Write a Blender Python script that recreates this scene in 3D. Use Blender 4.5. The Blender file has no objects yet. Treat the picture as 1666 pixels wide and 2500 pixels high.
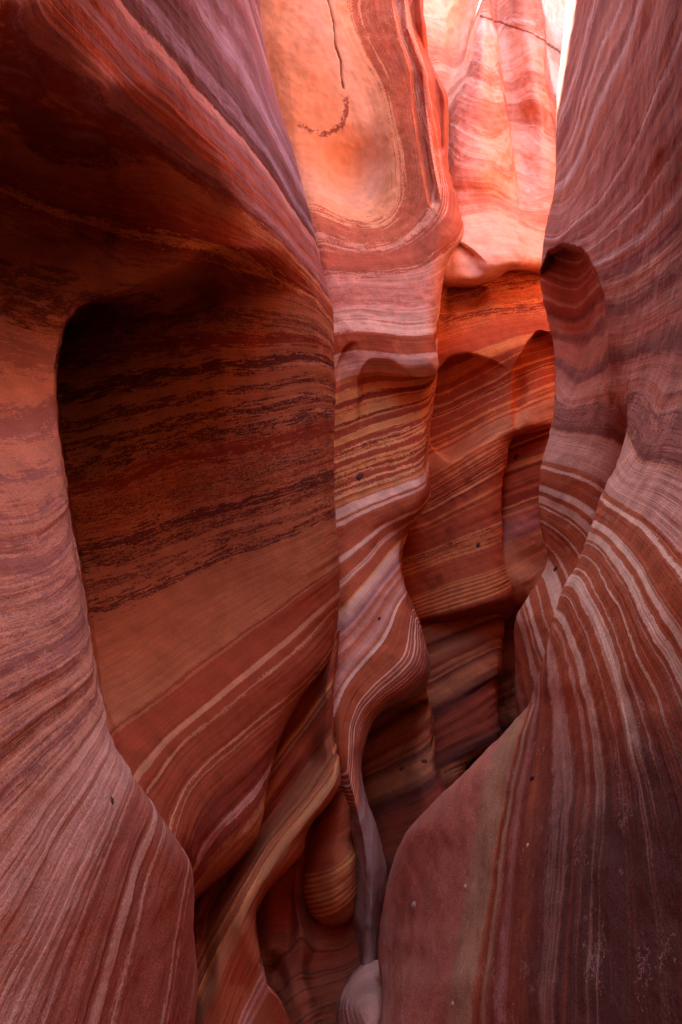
import bpy, math, random
import numpy as np

# ------------------------------------------------------------------ camera, sky, sun, exposure
SC = bpy.context.scene
W, H, F = 1666.0, 2500.0, 1388.0           # photograph frame in pixels, focal length in pixels
ZC = 2.3                                    # eye height above the canyon floor
cam_d = bpy.data.cameras.new("camera"); cam = bpy.data.objects.new("camera", cam_d)
SC.collection.objects.link(cam); SC.camera = cam
cam.location = (0, 0, ZC); cam.rotation_euler = (math.pi/2, 0, 0)
cam_d.sensor_fit = 'VERTICAL'; cam_d.sensor_height = 36.0; cam_d.lens = 36.0*F/H
cam_d.clip_start = 0.05; cam_d.clip_end = 500

SUN_EL, SUN_AZ = math.radians(62), math.radians(300)   # azimuth clockwise from +Y
world = bpy.data.worlds.new("World"); SC.world = world; world.use_nodes = True
wn = world.node_tree.nodes; wl = world.node_tree.links
sky = wn.new("ShaderNodeTexSky"); sky.sky_type = 'NISHITA'; sky.sun_disc = False
sky.sun_elevation = SUN_EL; sky.sun_rotation = SUN_AZ
wn["Background"].inputs[1].default_value = 0.15
wl.new(sky.outputs[0], wn["Background"].inputs[0])
sd = bpy.data.lights.new("sun", 'SUN'); sd.energy = 4.1; sd.angle = math.radians(0.53); sd.color = (1, .93, .84)
sun = bpy.data.objects.new("sun", sd); SC.collection.objects.link(sun)
sun.rotation_euler = (math.pi/2 - SUN_EL, 0, math.pi - SUN_AZ)
SC.view_settings.view_transform = 'Standard'; SC.view_settings.look = 'None'
SC.view_settings.gamma = 1.0; SC.view_settings.exposure = 3.25
SC.cycles.use_denoising = True
try: SC.cycles.denoiser = 'OPENIMAGEDENOISE'
except Exception: pass
SC.cycles.max_bounces = 10; SC.cycles.diffuse_bounces = 5; SC.cycles.glossy_bounces = 2
SC.cycles.caustics_reflective = False; SC.cycles.caustics_refractive = False

# ------------------------------------------------------------------ numeric helpers
def unproj(x, y, d):
    return np.stack([(x - W/2)/F*d, d, ZC + (H/2 - y)/F*d], -1)

def pchip(t, Y, q):
    """monotone cubic through Y (n,k) at t (n,), evaluated at q"""
    h = np.diff(t)[:, None]; dl = np.diff(Y, axis=0)/h
    n = len(t); m = np.zeros_like(Y)
    if n > 2:
        w1 = 2*h[1:] + h[:-1]; w2 = h[1:] + 2*h[:-1]
        a, b = dl[:-1], dl[1:]
        ok = a*b > 0
        den = np.where(ok, w1/np.where(a == 0, 1, a) + w2/np.where(b == 0, 1, b), 1)
        m[1:-1] = np.where(ok, (w1 + w2)/den, 0)
    m[0] = dl[0]; m[-1] = dl[-1]
    i = np.clip(np.searchsorted(t, q, side='right') - 1, 0, n - 2)
    hh = h[i]; u = ((q - t[i])[:, None])/hh
    return ((1 + 2*u)*(1 - u)**2*Y[i] + u*(1 - u)**2*hh*m[i] + u*u*(3 - 2*u)*Y[i+1] + u*u*(u - 1)*hh*m[i+1])

def gauss1(A, sig, axis):
    if sig <= 0: return A
    r = int(3*sig) + 1; k = np.exp(-.5*(np.arange(-r, r+1)/sig)**2); k /= k.sum()
    pad = [(0, 0)]*A.ndim; pad[axis] = (r, r)
    B = np.pad(A, pad, mode='reflect', reflect_type='odd') if A.shape[axis] > r else np.pad(A, pad, mode='edge')
    out = np.zeros_like(A)
    for j, kv in enumerate(k):
        sl = [slice(None)]*A.ndim; sl[axis] = slice(j, j + A.shape[axis])
        out += kv*B[tuple(sl)]
    return out

def hash3(i, j, k):
    n = (i*374761393 + j*668265263 + k*2147483647) & 0xFFFFFFFF
    n = ((n ^ (n >> 13))*1274126177) & 0xFFFFFFFF
    return ((n ^ (n >> 16)) & 0xFFFF)/65535.0*2 - 1

def vnoise(P):
    i = np.floor(P).astype(np.int64); f = P - i; f = f*f*f*(f*(f*6 - 15) + 10)
    r = 0
    for dx in (0, 1):
        for dy in (0, 1):
            for dz in (0, 1):
                w = (f[..., 0] if dx else 1-f[..., 0])*(f[..., 1] if dy else 1-f[..., 1])*(f[..., 2] if dz else 1-f[..., 2])
                r = r + w*hash3(i[..., 0]+dx, i[..., 1]+dy, i[..., 2]+dz)
    return r

def fbm(P, oct=3):
    a, s, r = 1.0, 1.0, 0
    for o in range(oct):
        r = r + a*vnoise(P*s + 17.3*o); a *= .5; s *= 2.03
    return r

def sst(a, b, x):
    t = np.clip((x - a)/(b - a), 0, 1); return t*t*(3 - 2*t)

MQ2 = .2**2
def rbf_fit(P, v, lam=.002):
    P = np.asarray(P); v = np.asarray(v, float); n = len(v)
    R = np.sqrt(((P[:, None] - P[None])**2).sum(-1) + MQ2)
    A = np.zeros((n+4, n+4)); A[:n, :n] = R + lam*np.eye(n)*-1
    A[:n, n:n+3] = P; A[:n, n+3] = 1; A[n:n+3, :n] = P.T; A[n+3, :n] = 1
    A[n:, n:] -= 1e-9*np.eye(4)
    b = np.concatenate([v, np.zeros(4)])
    w = np.linalg.lstsq(A, b, rcond=None)[0]
    def ev(Q):
        out = np.empty(len(Q))
        for a in range(0, len(Q), 20000):
            q = Q[a:a+20000]
            out[a:a+20000] = np.sqrt(((q[:, None] - P[None])**2).sum(-1) + MQ2) @ w[:n] + q @ w[n:n+3] + w[n+3]
        return out
    return ev

# ------------------------------------------------------------------ rock material
def hexrgb(c): return (c[0], c[1], c[2], 1)

def rock_mat(name, stops, along=5.0, across=2.2, rag=.25, fine=.02, grain=.2, bump=.4, varnish=0.0, tint=None,
             rough=.9, speck=0.0, lamw=.9, calm=False, stained=False):
    """stops: (bed value, colour[, raggedness]) - bands of sandstone along the attribute 'bed'"""
    m = bpy.data.materials.new(name); m.use_nodes = True
    nt = m.node_tree; N = nt.nodes; L = nt.links
    bs = N["Principled BSDF"]; bs.inputs["Roughness"].default_value = rough
    bs.inputs["Specular IOR Level"].default_value = .25
    def nd(t, **k):
        n = N.new(t)
        for a, v in k.items(): setattr(n, a, v)
        return n
    def math_(op, a, b=None, c=None):
        n = nd("ShaderNodeMath", operation=op)
        for i, v in enumerate((a, b, c)):
            if v is None: continue
            if isinstance(v, (int, float)): n.inputs[i].default_value = v
            else: L.new(v, n.inputs[i])
        return n.outputs[0]
    at = nd("ShaderNodeAttribute", attribute_name="bed"); bed = at.outputs["Fac"]
    tc = nd("ShaderNodeTexCoord"); P = tc.outputs["Object"]
    sep = nd("ShaderNodeSeparateXYZ"); L.new(P, sep.inputs[0])
    def streak(ka, kz, det=4, off=0.0, rgh=.6):
        c = nd("ShaderNodeCombineXYZ")
        L.new(math_('MULTIPLY_ADD', sep.outputs[0], ka, off), c.inputs[0])
        L.new(math_('MULTIPLY_ADD', sep.outputs[1], ka, off*.7), c.inputs[1])
        zz = math_('MULTIPLY', sep.outputs[2], ka*.35)
        L.new(math_('MULTIPLY_ADD', bed, kz, zz), c.inputs[2])
        t = nd("ShaderNodeTexNoise"); t.inputs["Scale"].default_value = 1; t.inputs["Detail"].default_value = det
        t.inputs["Roughness"].default_value = rgh
        L.new(c.outputs[0], t.inputs["Vector"]); return t.outputs["Fac"]
    def noise(scale, det=4, rgh=.6):
        t = nd("ShaderNodeTexNoise"); t.inputs["Scale"].default_value = scale; t.inputs["Detail"].default_value = det
        t.inputs["Roughness"].default_value = rgh; L.new(P, t.inputs["Vector"]); return t.outputs["Fac"]
    lo, hi = stops[0][0], stops[-1][0]
    def ramp(fac, col):
        chunks = [stops[i:i+30] for i in range(0, len(stops)-1, 29)]
        out = None
        for ch in chunks:
            a, b = ch[0][0], ch[-1][0]
            mr = nd("ShaderNodeMapRange"); L.new(fac, mr.inputs[0])
            mr.inputs[1].default_value = a; mr.inputs[2].default_value = b
            r = nd("ShaderNodeValToRGB"); L.new(mr.outputs[0], r.inputs[0])
            e = r.color_ramp.elements
            while len(e) > 1: e.remove(e[-1])
            for i, s in enumerate(ch):
                p = (s[0]-a)/(b-a)
                q = e[0] if i == 0 else e.new(min(1, p))
                q.position = min(1, max(0, p))
                q.color = (*s[1], 1) if col else ((s[2] if len(s) > 2 else rag),)*3 + (1,)
            if out is None: out = r.outputs[0]
            else:
                mx = nd("ShaderNodeMix", data_type='RGBA')
                L.new(math_('GREATER_THAN', fac, a), mx.inputs[0]); L.new(out, mx.inputs[6]); L.new(r.outputs[0], mx.inputs[7])
                out = mx.outputs[2]
        return out
    ragv = ramp(bed, False)
    n1 = streak(along*.9, across*1.7, 3, 0, .65)
    n2 = noise(75, 2, .7)
    n3 = streak(along*1.7, across*6.5, 3, 7.7, .75)
    d1 = math_('MULTIPLY', math_('SUBTRACT', n1, .5), math_('MULTIPLY', ragv, .6))
    d2 = math_('MULTIPLY', math_('SUBTRACT', n3, .5), math_('MULTIPLY', ragv, 1.25))
    d3 = math_('MULTIPLY', math_('SUBTRACT', n2, .5), math_('ADD', math_('MULTIPLY', ragv, .45), fine))
    dsum = math_('MULTIPLY', math_('ADD', math_('ADD', d1, d2), d3), 3.0)
    bw = math_('ADD', bed, dsum)
    col = ramp(bw, True)
    # laminae: many fine light and dark lines
    lam = streak(along*.35, across*9, 3, 3.1, .7)
    lam2 = streak(along*.8, across*26, 1, 5.1, .6)
    gr = noise(210, 2, .8)
    gr2 = noise(9, 2)
    v = math_('ADD', math_('MULTIPLY', math_('SUBTRACT', lam, .5), lamw), math_('MULTIPLY', math_('SUBTRACT', lam2, .5), lamw*.55))
    if calm:
        ca = nd("ShaderNodeAttribute", attribute_name="calm"); calmf = math_('SUBTRACT', 1.0, ca.outputs["Fac"])
        v = math_('MULTIPLY', v, calmf)
    v = math_('ADD', v, math_('MULTIPLY', math_('SUBTRACT', gr, .5), grain*3))
    v = math_('ADD', v, math_('MULTIPLY', math_('SUBTRACT', gr2, .5), .5))
    dc = nd("ShaderNodeMapping"); dc.inputs["Scale"].default_value = (9, 9, .7); L.new(P, dc.inputs[0])
    dn = nd("ShaderNodeTexNoise"); dn.inputs["Scale"].default_value = 1; dn.inputs["Detail"].default_value = 2; L.new(dc.outputs[0], dn.inputs["Vector"])
    v = math_('ADD', v, math_('MULTIPLY', math_('SUBTRACT', dn.outputs["Fac"], .5), .45))
    v = math_('ADD', v, 1.0)
    hsv = nd("ShaderNodeHueSaturation"); L.new(col, hsv.inputs["Color"]); L.new(v, hsv.inputs["Value"])
    out = hsv.outputs[0]
    sa = nd("ShaderNodeAttribute", attribute_name="stain")
    if stained:
        mx = nd("ShaderNodeMix", data_type='RGBA')
        sf = math_('MULTIPLY_ADD', math_('SUBTRACT', noise(34, 3, .7), .5), 1.5, sa.outputs["Fac"])
        cr = nd("ShaderNodeMapRange"); L.new(sf, cr.inputs[0]); cr.inputs[1].default_value = .45; cr.inputs[2].default_value = .62
        L.new(math_('MULTIPLY', cr.outputs[0], .85), mx.inputs[0]); L.new(out, mx.inputs[6]); mx.inputs[7].default_value = (.22, .045, .022, 1)
        out = mx.outputs[2]
    if speck > 0:   # pale scratches and flecks on varnished rock
        va = nd("ShaderNodeAttribute", attribute_name="varnish")
        mx = nd("ShaderNodeMix", data_type='RGBA')
        f = math_('MULTIPLY', va.outputs["Fac"], 1.2)
        vn = math_('MULTIPLY_ADD', math_('SUBTRACT', noise(5, 3, .65), .5), .9, f)
        vn = math_('MULTIPLY_ADD', math_('SUBTRACT', lam, .5), 1.9, vn)
        vn = math_('MULTIPLY_ADD', math_('SUBTRACT', gr, .5), .9, vn)
        vn = math_('MULTIPLY', vn, math_('GREATER_THAN', va.outputs['Fac'], .004))
        cr = nd("ShaderNodeMapRange"); L.new(vn, cr.inputs[0]); cr.inputs[1].default_value = .05; cr.inputs[2].default_value = 1.15
        L.new(cr.outputs[0], mx.inputs[0]); L.new(out, mx.inputs[6]); mx.inputs[7].default_value = (.115, .042, .032, 1)
        out = mx.outputs[2]
        w = noise(38, 3, .75)
        rid = math_('ABSOLUTE', math_('SUBTRACT', w, .5))
        msk = math_('MULTIPLY', math_('LESS_THAN', rid, .018), math_('GREATER_THAN', noise(13, 2), .6))
        mx2 = nd("ShaderNodeMix", data_type='RGBA'); L.new(math_('MULTIPLY', msk, speck), mx2.inputs[0])
        L.new(out, mx2.inputs[6]); mx2.inputs[7].default_value = (.55, .36, .31, 1)
        out = mx2.outputs[2]
    L.new(out, bs.inputs["Base Color"])
    lamh = math_('MULTIPLY', lam, calmf) if calm else lam
    hgt = math_('ADD', math_('MULTIPLY', lamh, .5), math_('ADD', math_('MULTIPLY', gr, .22), math_('MULTIPLY', n2, .35)))
    bp = nd("ShaderNodeBump"); bp.inputs["Strength"].default_value = bump; bp.inputs["Distance"].default_value = .012
    L.new(hgt, bp.inputs["Height"]); L.new(bp.outputs[0], bs.inputs["Normal"])
    return m

# ------------------------------------------------------------------ patch builder
PATCH = {}
def link(o, parent=None):
    SC.collection.objects.link(o)
    if parent is not None: o.parent = parent
    return o

def patch(name, rows, bedlines, mat, step=4.0, smooth=(3, 3), dents=(), relief=.006, lowrel=.007, top=None, left=None, right=None,
          bottom=None, stain=None, varn=None, calm=None, splits=None, rsplits=None, label=None, category='rock wall', group=None, lam=.05):
    """rows: (y, [(x, depth[, y offset]) ...]) - a lofted sheet of rock through points found in the photograph"""
    rows = sorted(rows, key=lambda r: r[0])
    ys = np.array([r[0] for r in rows], float)
    n = len(rows[0][1])
    C = np.zeros((len(rows), n, 3))
    for i, (y, pts) in enumerate(rows):
        assert len(pts) == n, (name, y, len(pts), n)
        for j, p in enumerate(pts):
            C[i, j] = (p[0], p[1], y + (p[2] if len(p) > 2 else 0))
    seg = np.hypot(np.diff(C[:, :, 0], axis=1), 0).max(0) + 60*np.abs(np.diff(C[:, :, 1], axis=1)).max(0)
    q = [np.zeros(1)]; marks = [0]
    for j in range(n-1):
        k = int(max(3, math.ceil(seg[j]/step))); q.append(j + np.arange(1, k+1)/k); marks.append(marks[-1] + k)
    q = np.concatenate(q)
    R = pchip(np.arange(n, dtype=float), C.transpose(1, 0, 2).reshape(n, -1), q).reshape(len(q), len(rows), 3).transpose(1, 0, 2)
    yq = np.arange(ys[0], ys[-1] + .1, step)
    G = pchip(ys, R.reshape(len(rows), -1), yq).reshape(len(yq), len(q), 3)
    G = gauss1(gauss1(G, smooth[0], 1), smooth[1], 0)
    x, d, y = G[..., 0], G[..., 1].copy(), G[..., 2]
    for f in dents: d = d + f(x, y)
    X = unproj(x, y, d)
    PX = np.stack([x, y], -1)
    # bedding field in space, fitted through traced beds
    Pp, Vv = [], []
    dXu, dXv = np.gradient(X, axis=1).reshape(-1, 3), np.gradient(X, axis=0).reshape(-1, 3)
    dPu, dPv = np.gradient(PX, axis=1).reshape(-1, 2), np.gradient(PX, axis=0).reshape(-1, 2)
    flat = PX.reshape(-1, 2); fd = d.reshape(-1); fX = X.reshape(-1, 3)
    for s, line in bedlines:
        line = np.array(line, float)
        dense = [line[0]]
        for a, b in zip(line[:-1], line[1:]):
            kk = max(1, int(np.hypot(*(b-a))//90))
            for t in range(1, kk+1): dense.append(a + (b-a)*t/kk)
        for p in dense:
            dd = np.hypot(flat[:, 0]-p[0], flat[:, 1]-p[1]); near = dd < max(8, dd.min()*1.2)
            idx = np.where(near)[0]; idx = idx[np.argmin(fd[idx] + dd[idx]*.002)]
            J = np.stack([dPu[idx], dPv[idx]], 1); pt = fX[idx]
            if abs(np.linalg.det(J)) > .5:
                ab = np.clip(np.linalg.solve(J, p - flat[idx]), -2, 2); pt = pt + ab[0]*dXu[idx] + ab[1]*dXv[idx]
            Pp.append(pt); Vv.append(s)
    ev = rbf_fit(np.array(Pp), Vv, lam)
    # unseen continuations beyond the frame, in metres; several shaped to steer the light
    def extend(X, axis, end, offs):
        """offs: functions of the edge points giving new points further on"""
        e = X[-1 if end else 0] if axis == 0 else X[:, -1 if end else 0]
        add = []; prev = e
        for fn, k in offs:
            tgt = fn(e)
            for t in np.arange(1, k+1)/k: add.append(prev + (tgt-prev)*t)
            prev = tgt
        add = np.stack(add, axis)
        if end: return np.concatenate([X, add], axis), add.shape[axis]
        add = np.flip(add, axis); return np.concatenate([add, X], axis), add.shape[axis]
    r0 = c0 = 0
    if left: X, c0 = extend(X, 1, False, left)
    if right: X, _ = extend(X, 1, True, right)
    if top: X, r0 = extend(X, 0, False, top)
    if bottom: X, _ = extend(X, 0, True, bottom)
    bed = ev(X.reshape(-1, 3)).reshape(X.shape[:2])
    # relief along the normal: hard and soft beds, hollows, slow undulation
    du = np.gradient(X, axis=1); dv = np.gradient(X, axis=0)
    Nn = np.cross(du, dv); Nn /= np.linalg.norm(Nn, axis=-1, keepdims=True) + 1e-9
    B3 = np.stack([X[..., 0]*1.2, X[..., 1]*1.2, bed*3.0], -1)
    rel = relief*(fbm(B3, 3) + .6*vnoise(B3*np.array([1.4, 1.4, 3.3])) + .15*vnoise(B3*np.array([2, 2, 8.3]))) + lowrel*fbm(X*3.1, 3) + lowrel*.4*fbm(X*15, 3)
    X = X + Nn*rel[..., None]
    N2 = -np.cross(np.gradient(X, axis=1), np.gradient(X, axis=0)); N2 /= np.linalg.norm(N2, axis=-1, keepdims=True) + 1e-12
    nr, nc = X.shape[:2]
    st = np.zeros((nr, nc)); va = np.zeros((nr, nc)); cm = np.zeros((nr, nc))
    hh, ww = x.shape
    if stain is not None: st[r0:r0+hh, c0:c0+ww] = stain(x, y)
    if calm is not None: cm[:] = np.pad(calm(x, y), ((r0, nr-hh-r0), (c0, nc-ww-c0)), mode='edge')
    if varn is not None:
        vv = varn(x, y); va[:] = np.pad(vv, ((r0, nr-hh-r0), (c0, nc-ww-c0)), mode='edge')
    PATCH[name] = dict(X=X[r0:r0+hh, c0:c0+ww], N=Nn[r0:r0+hh, c0:c0+ww], px=PX, d=d)
    cuts = [0] + [c0 + marks[s] if s < 1000 else s for s, _ in (splits or [])[1:]] + [nc-1]
    names = [p for _, p in splits] if splits else [name]
    boxes = [(0, nr-1, cuts[k], cuts[k+1]) for k in range(len(names))]
    if rsplits:
        names = [p for _, p in rsplits]
        rc = [0] + [r0 + int(np.argmin(np.abs(yq - yy))) for yy, _ in rsplits[1:]] + [nr-1]
        boxes = [(rc[k], rc[k+1], 0, nc-1) for k in range(len(names))]
    root = None
    if splits or rsplits:
        root = bpy.data.objects.new(name, None); link(root)
        mid = X[-1, nc//2]; root.location = (float(mid[0]), float(mid[1]), 0); root.empty_display_size = .2
        bpy.context.view_layer.update()
    off = np.array(root.location) if root else np.zeros(3)
    for k, pn in enumerate(names):
        r1, r2, a, b = boxes[k]
        sub = X[r1:r2+1, a:b+1]; w = b - a + 1; h = r2 - r1 + 1
        me = bpy.data.meshes.new(pn)
        idx = np.arange(h*w).reshape(h, w)
        quads = np.stack([idx[:-1, :-1], idx[1:, :-1], idx[1:, 1:], idx[:-1, 1:]], -1).reshape(-1, 4)
        nf = len(quads)
        me.vertices.add(h*w); me.vertices.foreach_set("co", sub.reshape(-1).astype(np.float32))
        me.loops.add(nf*4); me.loops.foreach_set("vertex_index", quads.reshape(-1).astype(np.int32))
        me.polygons.add(nf); me.polygons.foreach_set("loop_start", (np.arange(nf)*4).astype(np.int32))
        me.update(calc_edges=True); me.validate()
        me.polygons.foreach_set("use_smooth", np.ones(nf, bool))
        for an, arr in (("bed", bed), ("stain", st), ("varnish", va), ("calm", cm)):
            t = me.attributes.new(an, 'FLOAT', 'POINT'); t.data.foreach_set("value", arr[r1:r2+1, a:b+1].reshape(-1).astype(np.float32))
        me.normals_split_custom_set_from_vertices(N2[r1:r2+1, a:b+1].reshape(-1, 3).astype(np.float32))
        me.materials.append(mat[k] if isinstance(mat, list) else mat)
        o = bpy.data.objects.new(pn, me); link(o, root)
        if root: o.matrix_parent_inverse = root.matrix_world.inverted()
        if not root: root = o
        PATCH[name].setdefault('parts', []).append(o)
    if label: root["label"] = label; root["category"] = category
    if group: root["group"] = group
    PATCH[name]['root'] = root
    return root

def dent(cx, cy, rx, ry, depth, p=2.0, soft=.5, ang=0):
    ca, sa = math.cos(math.radians(ang)), math.sin(math.radians(ang))
    def f(x, y):
        u = ((x-cx)*ca + (y-cy)*sa)/rx; v = (-(x-cx)*sa + (y-cy)*ca)/ry
        r = (np.abs(u)**p + np.abs(v)**p)**(1/p)
        return depth*(1 - sst(1-soft, 1.0, r))
    return f

def poly_under(pts, depth, fall, sharp=8, x0=None, x1=None):
    """hollow whose sharp upper lip is the polyline pts; fades downward over fall pixels"""
    px = np.array([p[0] for p in pts], float); py = np.array([p[1] for p in pts], float)
    def f(x, y):
        ly = pchip(px, py[:, None], np.clip(x, px[0], px[-1]).reshape(-1))[:, 0].reshape(x.shape)
        t = y - ly
        g = sst(0, sharp, t)*(1 - sst(fall*.25, fall, t))
        e = sst(px[0]-1, px[0]+18, x)*(1 - sst(px[-1]-45, px[-1]+1, x))
        return depth*g*e
    return f

def line_mask(pts, wid):
    P = np.array(pts, float)
    def f(x, y):
        m = np.full(x.shape, 1e9)
        for a, b in zip(P[:-1], P[1:]):
            ab = b - a; t = np.clip(((x-a[0])*ab[0] + (y-a[1])*ab[1])/(ab @ ab), 0, 1)
            m = np.minimum(m, np.hypot(x-a[0]-t*ab[0], y-a[1]-t*ab[1]))
        return np.clip(1.2 - m/wid, 0, 1)
    return f

# ------------------------------------------------------------------ colours of the sandstone (base colours)
RED = (.47, .112, .04); DRED = (.29, .052, .02); CREAM = (.84, .53, .36); ORNG = (.74, .315, .095); PINK = (.68, .34, .235)
SALM = (.63, .275, .115); PALE = (.80, .54, .40); ROSE = (.56, .19, .115)
PURP = (.36, .17, .16); DARK = (.15, .036, .02); OCHR = (.48, .25, .13); BROW = (.49, .18, .07); LAV = (.47, .33, .34)
UMB = (.25, .09, .075)

def stripe(s, w, c, base, rag=None):
    r = [] if rag is None else [rag]
    return [(s - w*.5 - .03, base, *r), (s - w*.5, c, *r), (s + w*.5, c, *r), (s + w*.5 + .03, base, *r)]

# ================================================================== LEFT WALL
rl = random.Random(11); LBANDS = []; s_ = .7
while s_ < 7.9:
    wd = rl.choice((.1, .14, .2, .32)); dk = DARK if rl.random() < .7 else DRED
    g_ = .34 if s_ < 4 else .42
    LBANDS += [(s_, BROW, g_), (s_ + .05, dk, g_), (s_ + .05 + wd, dk, g_), (s_ + .1 + wd, BROW, g_)]
    s_ += .1 + wd + rl.choice((.08, .14, .22, .4) if 2.3 < s_ < 6.5 else (.2, .35, .5))
LBANDS = [q for q in LBANDS if q[0] < 7.95]
LCRM = (.64, .31, .15); SALB = (.53, .205, .08); REDB = (.39, .085, .03)
def streaks(lo, hi, cols, seed, rag, gaps=(.05, .09, .14, .25)):
    r_ = random.Random(seed); out = []; q = lo
    while q < hi:
        out.append((q, r_.choice(cols), rag)); q += r_.choice(gaps)
    return out
LROLL = streaks(-9, -4.2, ((.31, .21, .23), (.23, .12, .125), (.29, .18, .195), (.27, .12, .115), (.17, .07, .06), (.38, .27, .30)), 3, .12) + [(-4.05, DARK, .03), (-3.98, DARK, .03), (-3.94, PINK, .06)] + streaks(-3.8, -2.4, (PURP, (.54, .25, .19), ROSE, RED, RED, DRED), 4, .12)  # first run tinted purple: blue sky light put into the streak colours
ST_L = [*LROLL, (-2.3, PURP, .3), (-2.08, DRED, .12), (-1.95, SALM, .15), (-1.5, RED, .3), (-1.1, DRED, .2), (-1.0, ORNG, .08), (-.9, DRED, .2), (-.45, BROW, .4), (0, BROW, .5), (.3, DARK, .5), (.5, BROW, .5),
        *LBANDS, (8.05, SALB, .2), *[(8.2 + .11*k_, SALB if k_ % 2 else (.47, .165, .06), .1) for k_ in range(14)], (9.75, SALB, .06), (9.83, DRED, .04), (9.9, SALB, .04), (9.97, REDB, .04)] \
        + stripe(11.0, .17, LCRM, REDB, .012) + stripe(11.45, .06, LCRM, REDB, .07) + stripe(12.45, .03, LCRM, REDB, .04) + stripe(12.65, .03, LCRM, REDB, .04) + \
        [(13.3, REDB, .05), (13.4, DRED, .05)] + stripe(14.0, .16, PINK, DRED, .03) + [(14.3, DRED, .1), (14.4, SALM, .15), (15.2, DRED, .15), (17, PURP, .2)]
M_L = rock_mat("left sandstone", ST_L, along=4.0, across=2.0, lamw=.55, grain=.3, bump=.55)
LIT_DARK = (.43, .20, .145); LIT_BROW = (.64, .32, .19); LIT_SALM = (.76, .45, .31); LIT_RED = (.53, .20, .12)  # same beds lightened: the near flank's brighter light is put into the colour
ST_A = [(q[0], LIT_DARK if q[1] in (DARK, DRED) else LIT_BROW, q[2]*.8) if .6 < q[0] < 8.0 else ((q[0], LIT_SALM if q[1] in (SALB, (.47, .165, .06)) else LIT_RED if q[1] in (REDB, RED, DRED) else CREAM if q[1] == LCRM else q[1], *q[2:]) if q[0] >= 8 else q) for q in ST_L]
M_LA = rock_mat("lit left sandstone", ST_A, along=4.0, across=2.0, lamw=.22, grain=.4, bump=.6)

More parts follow.
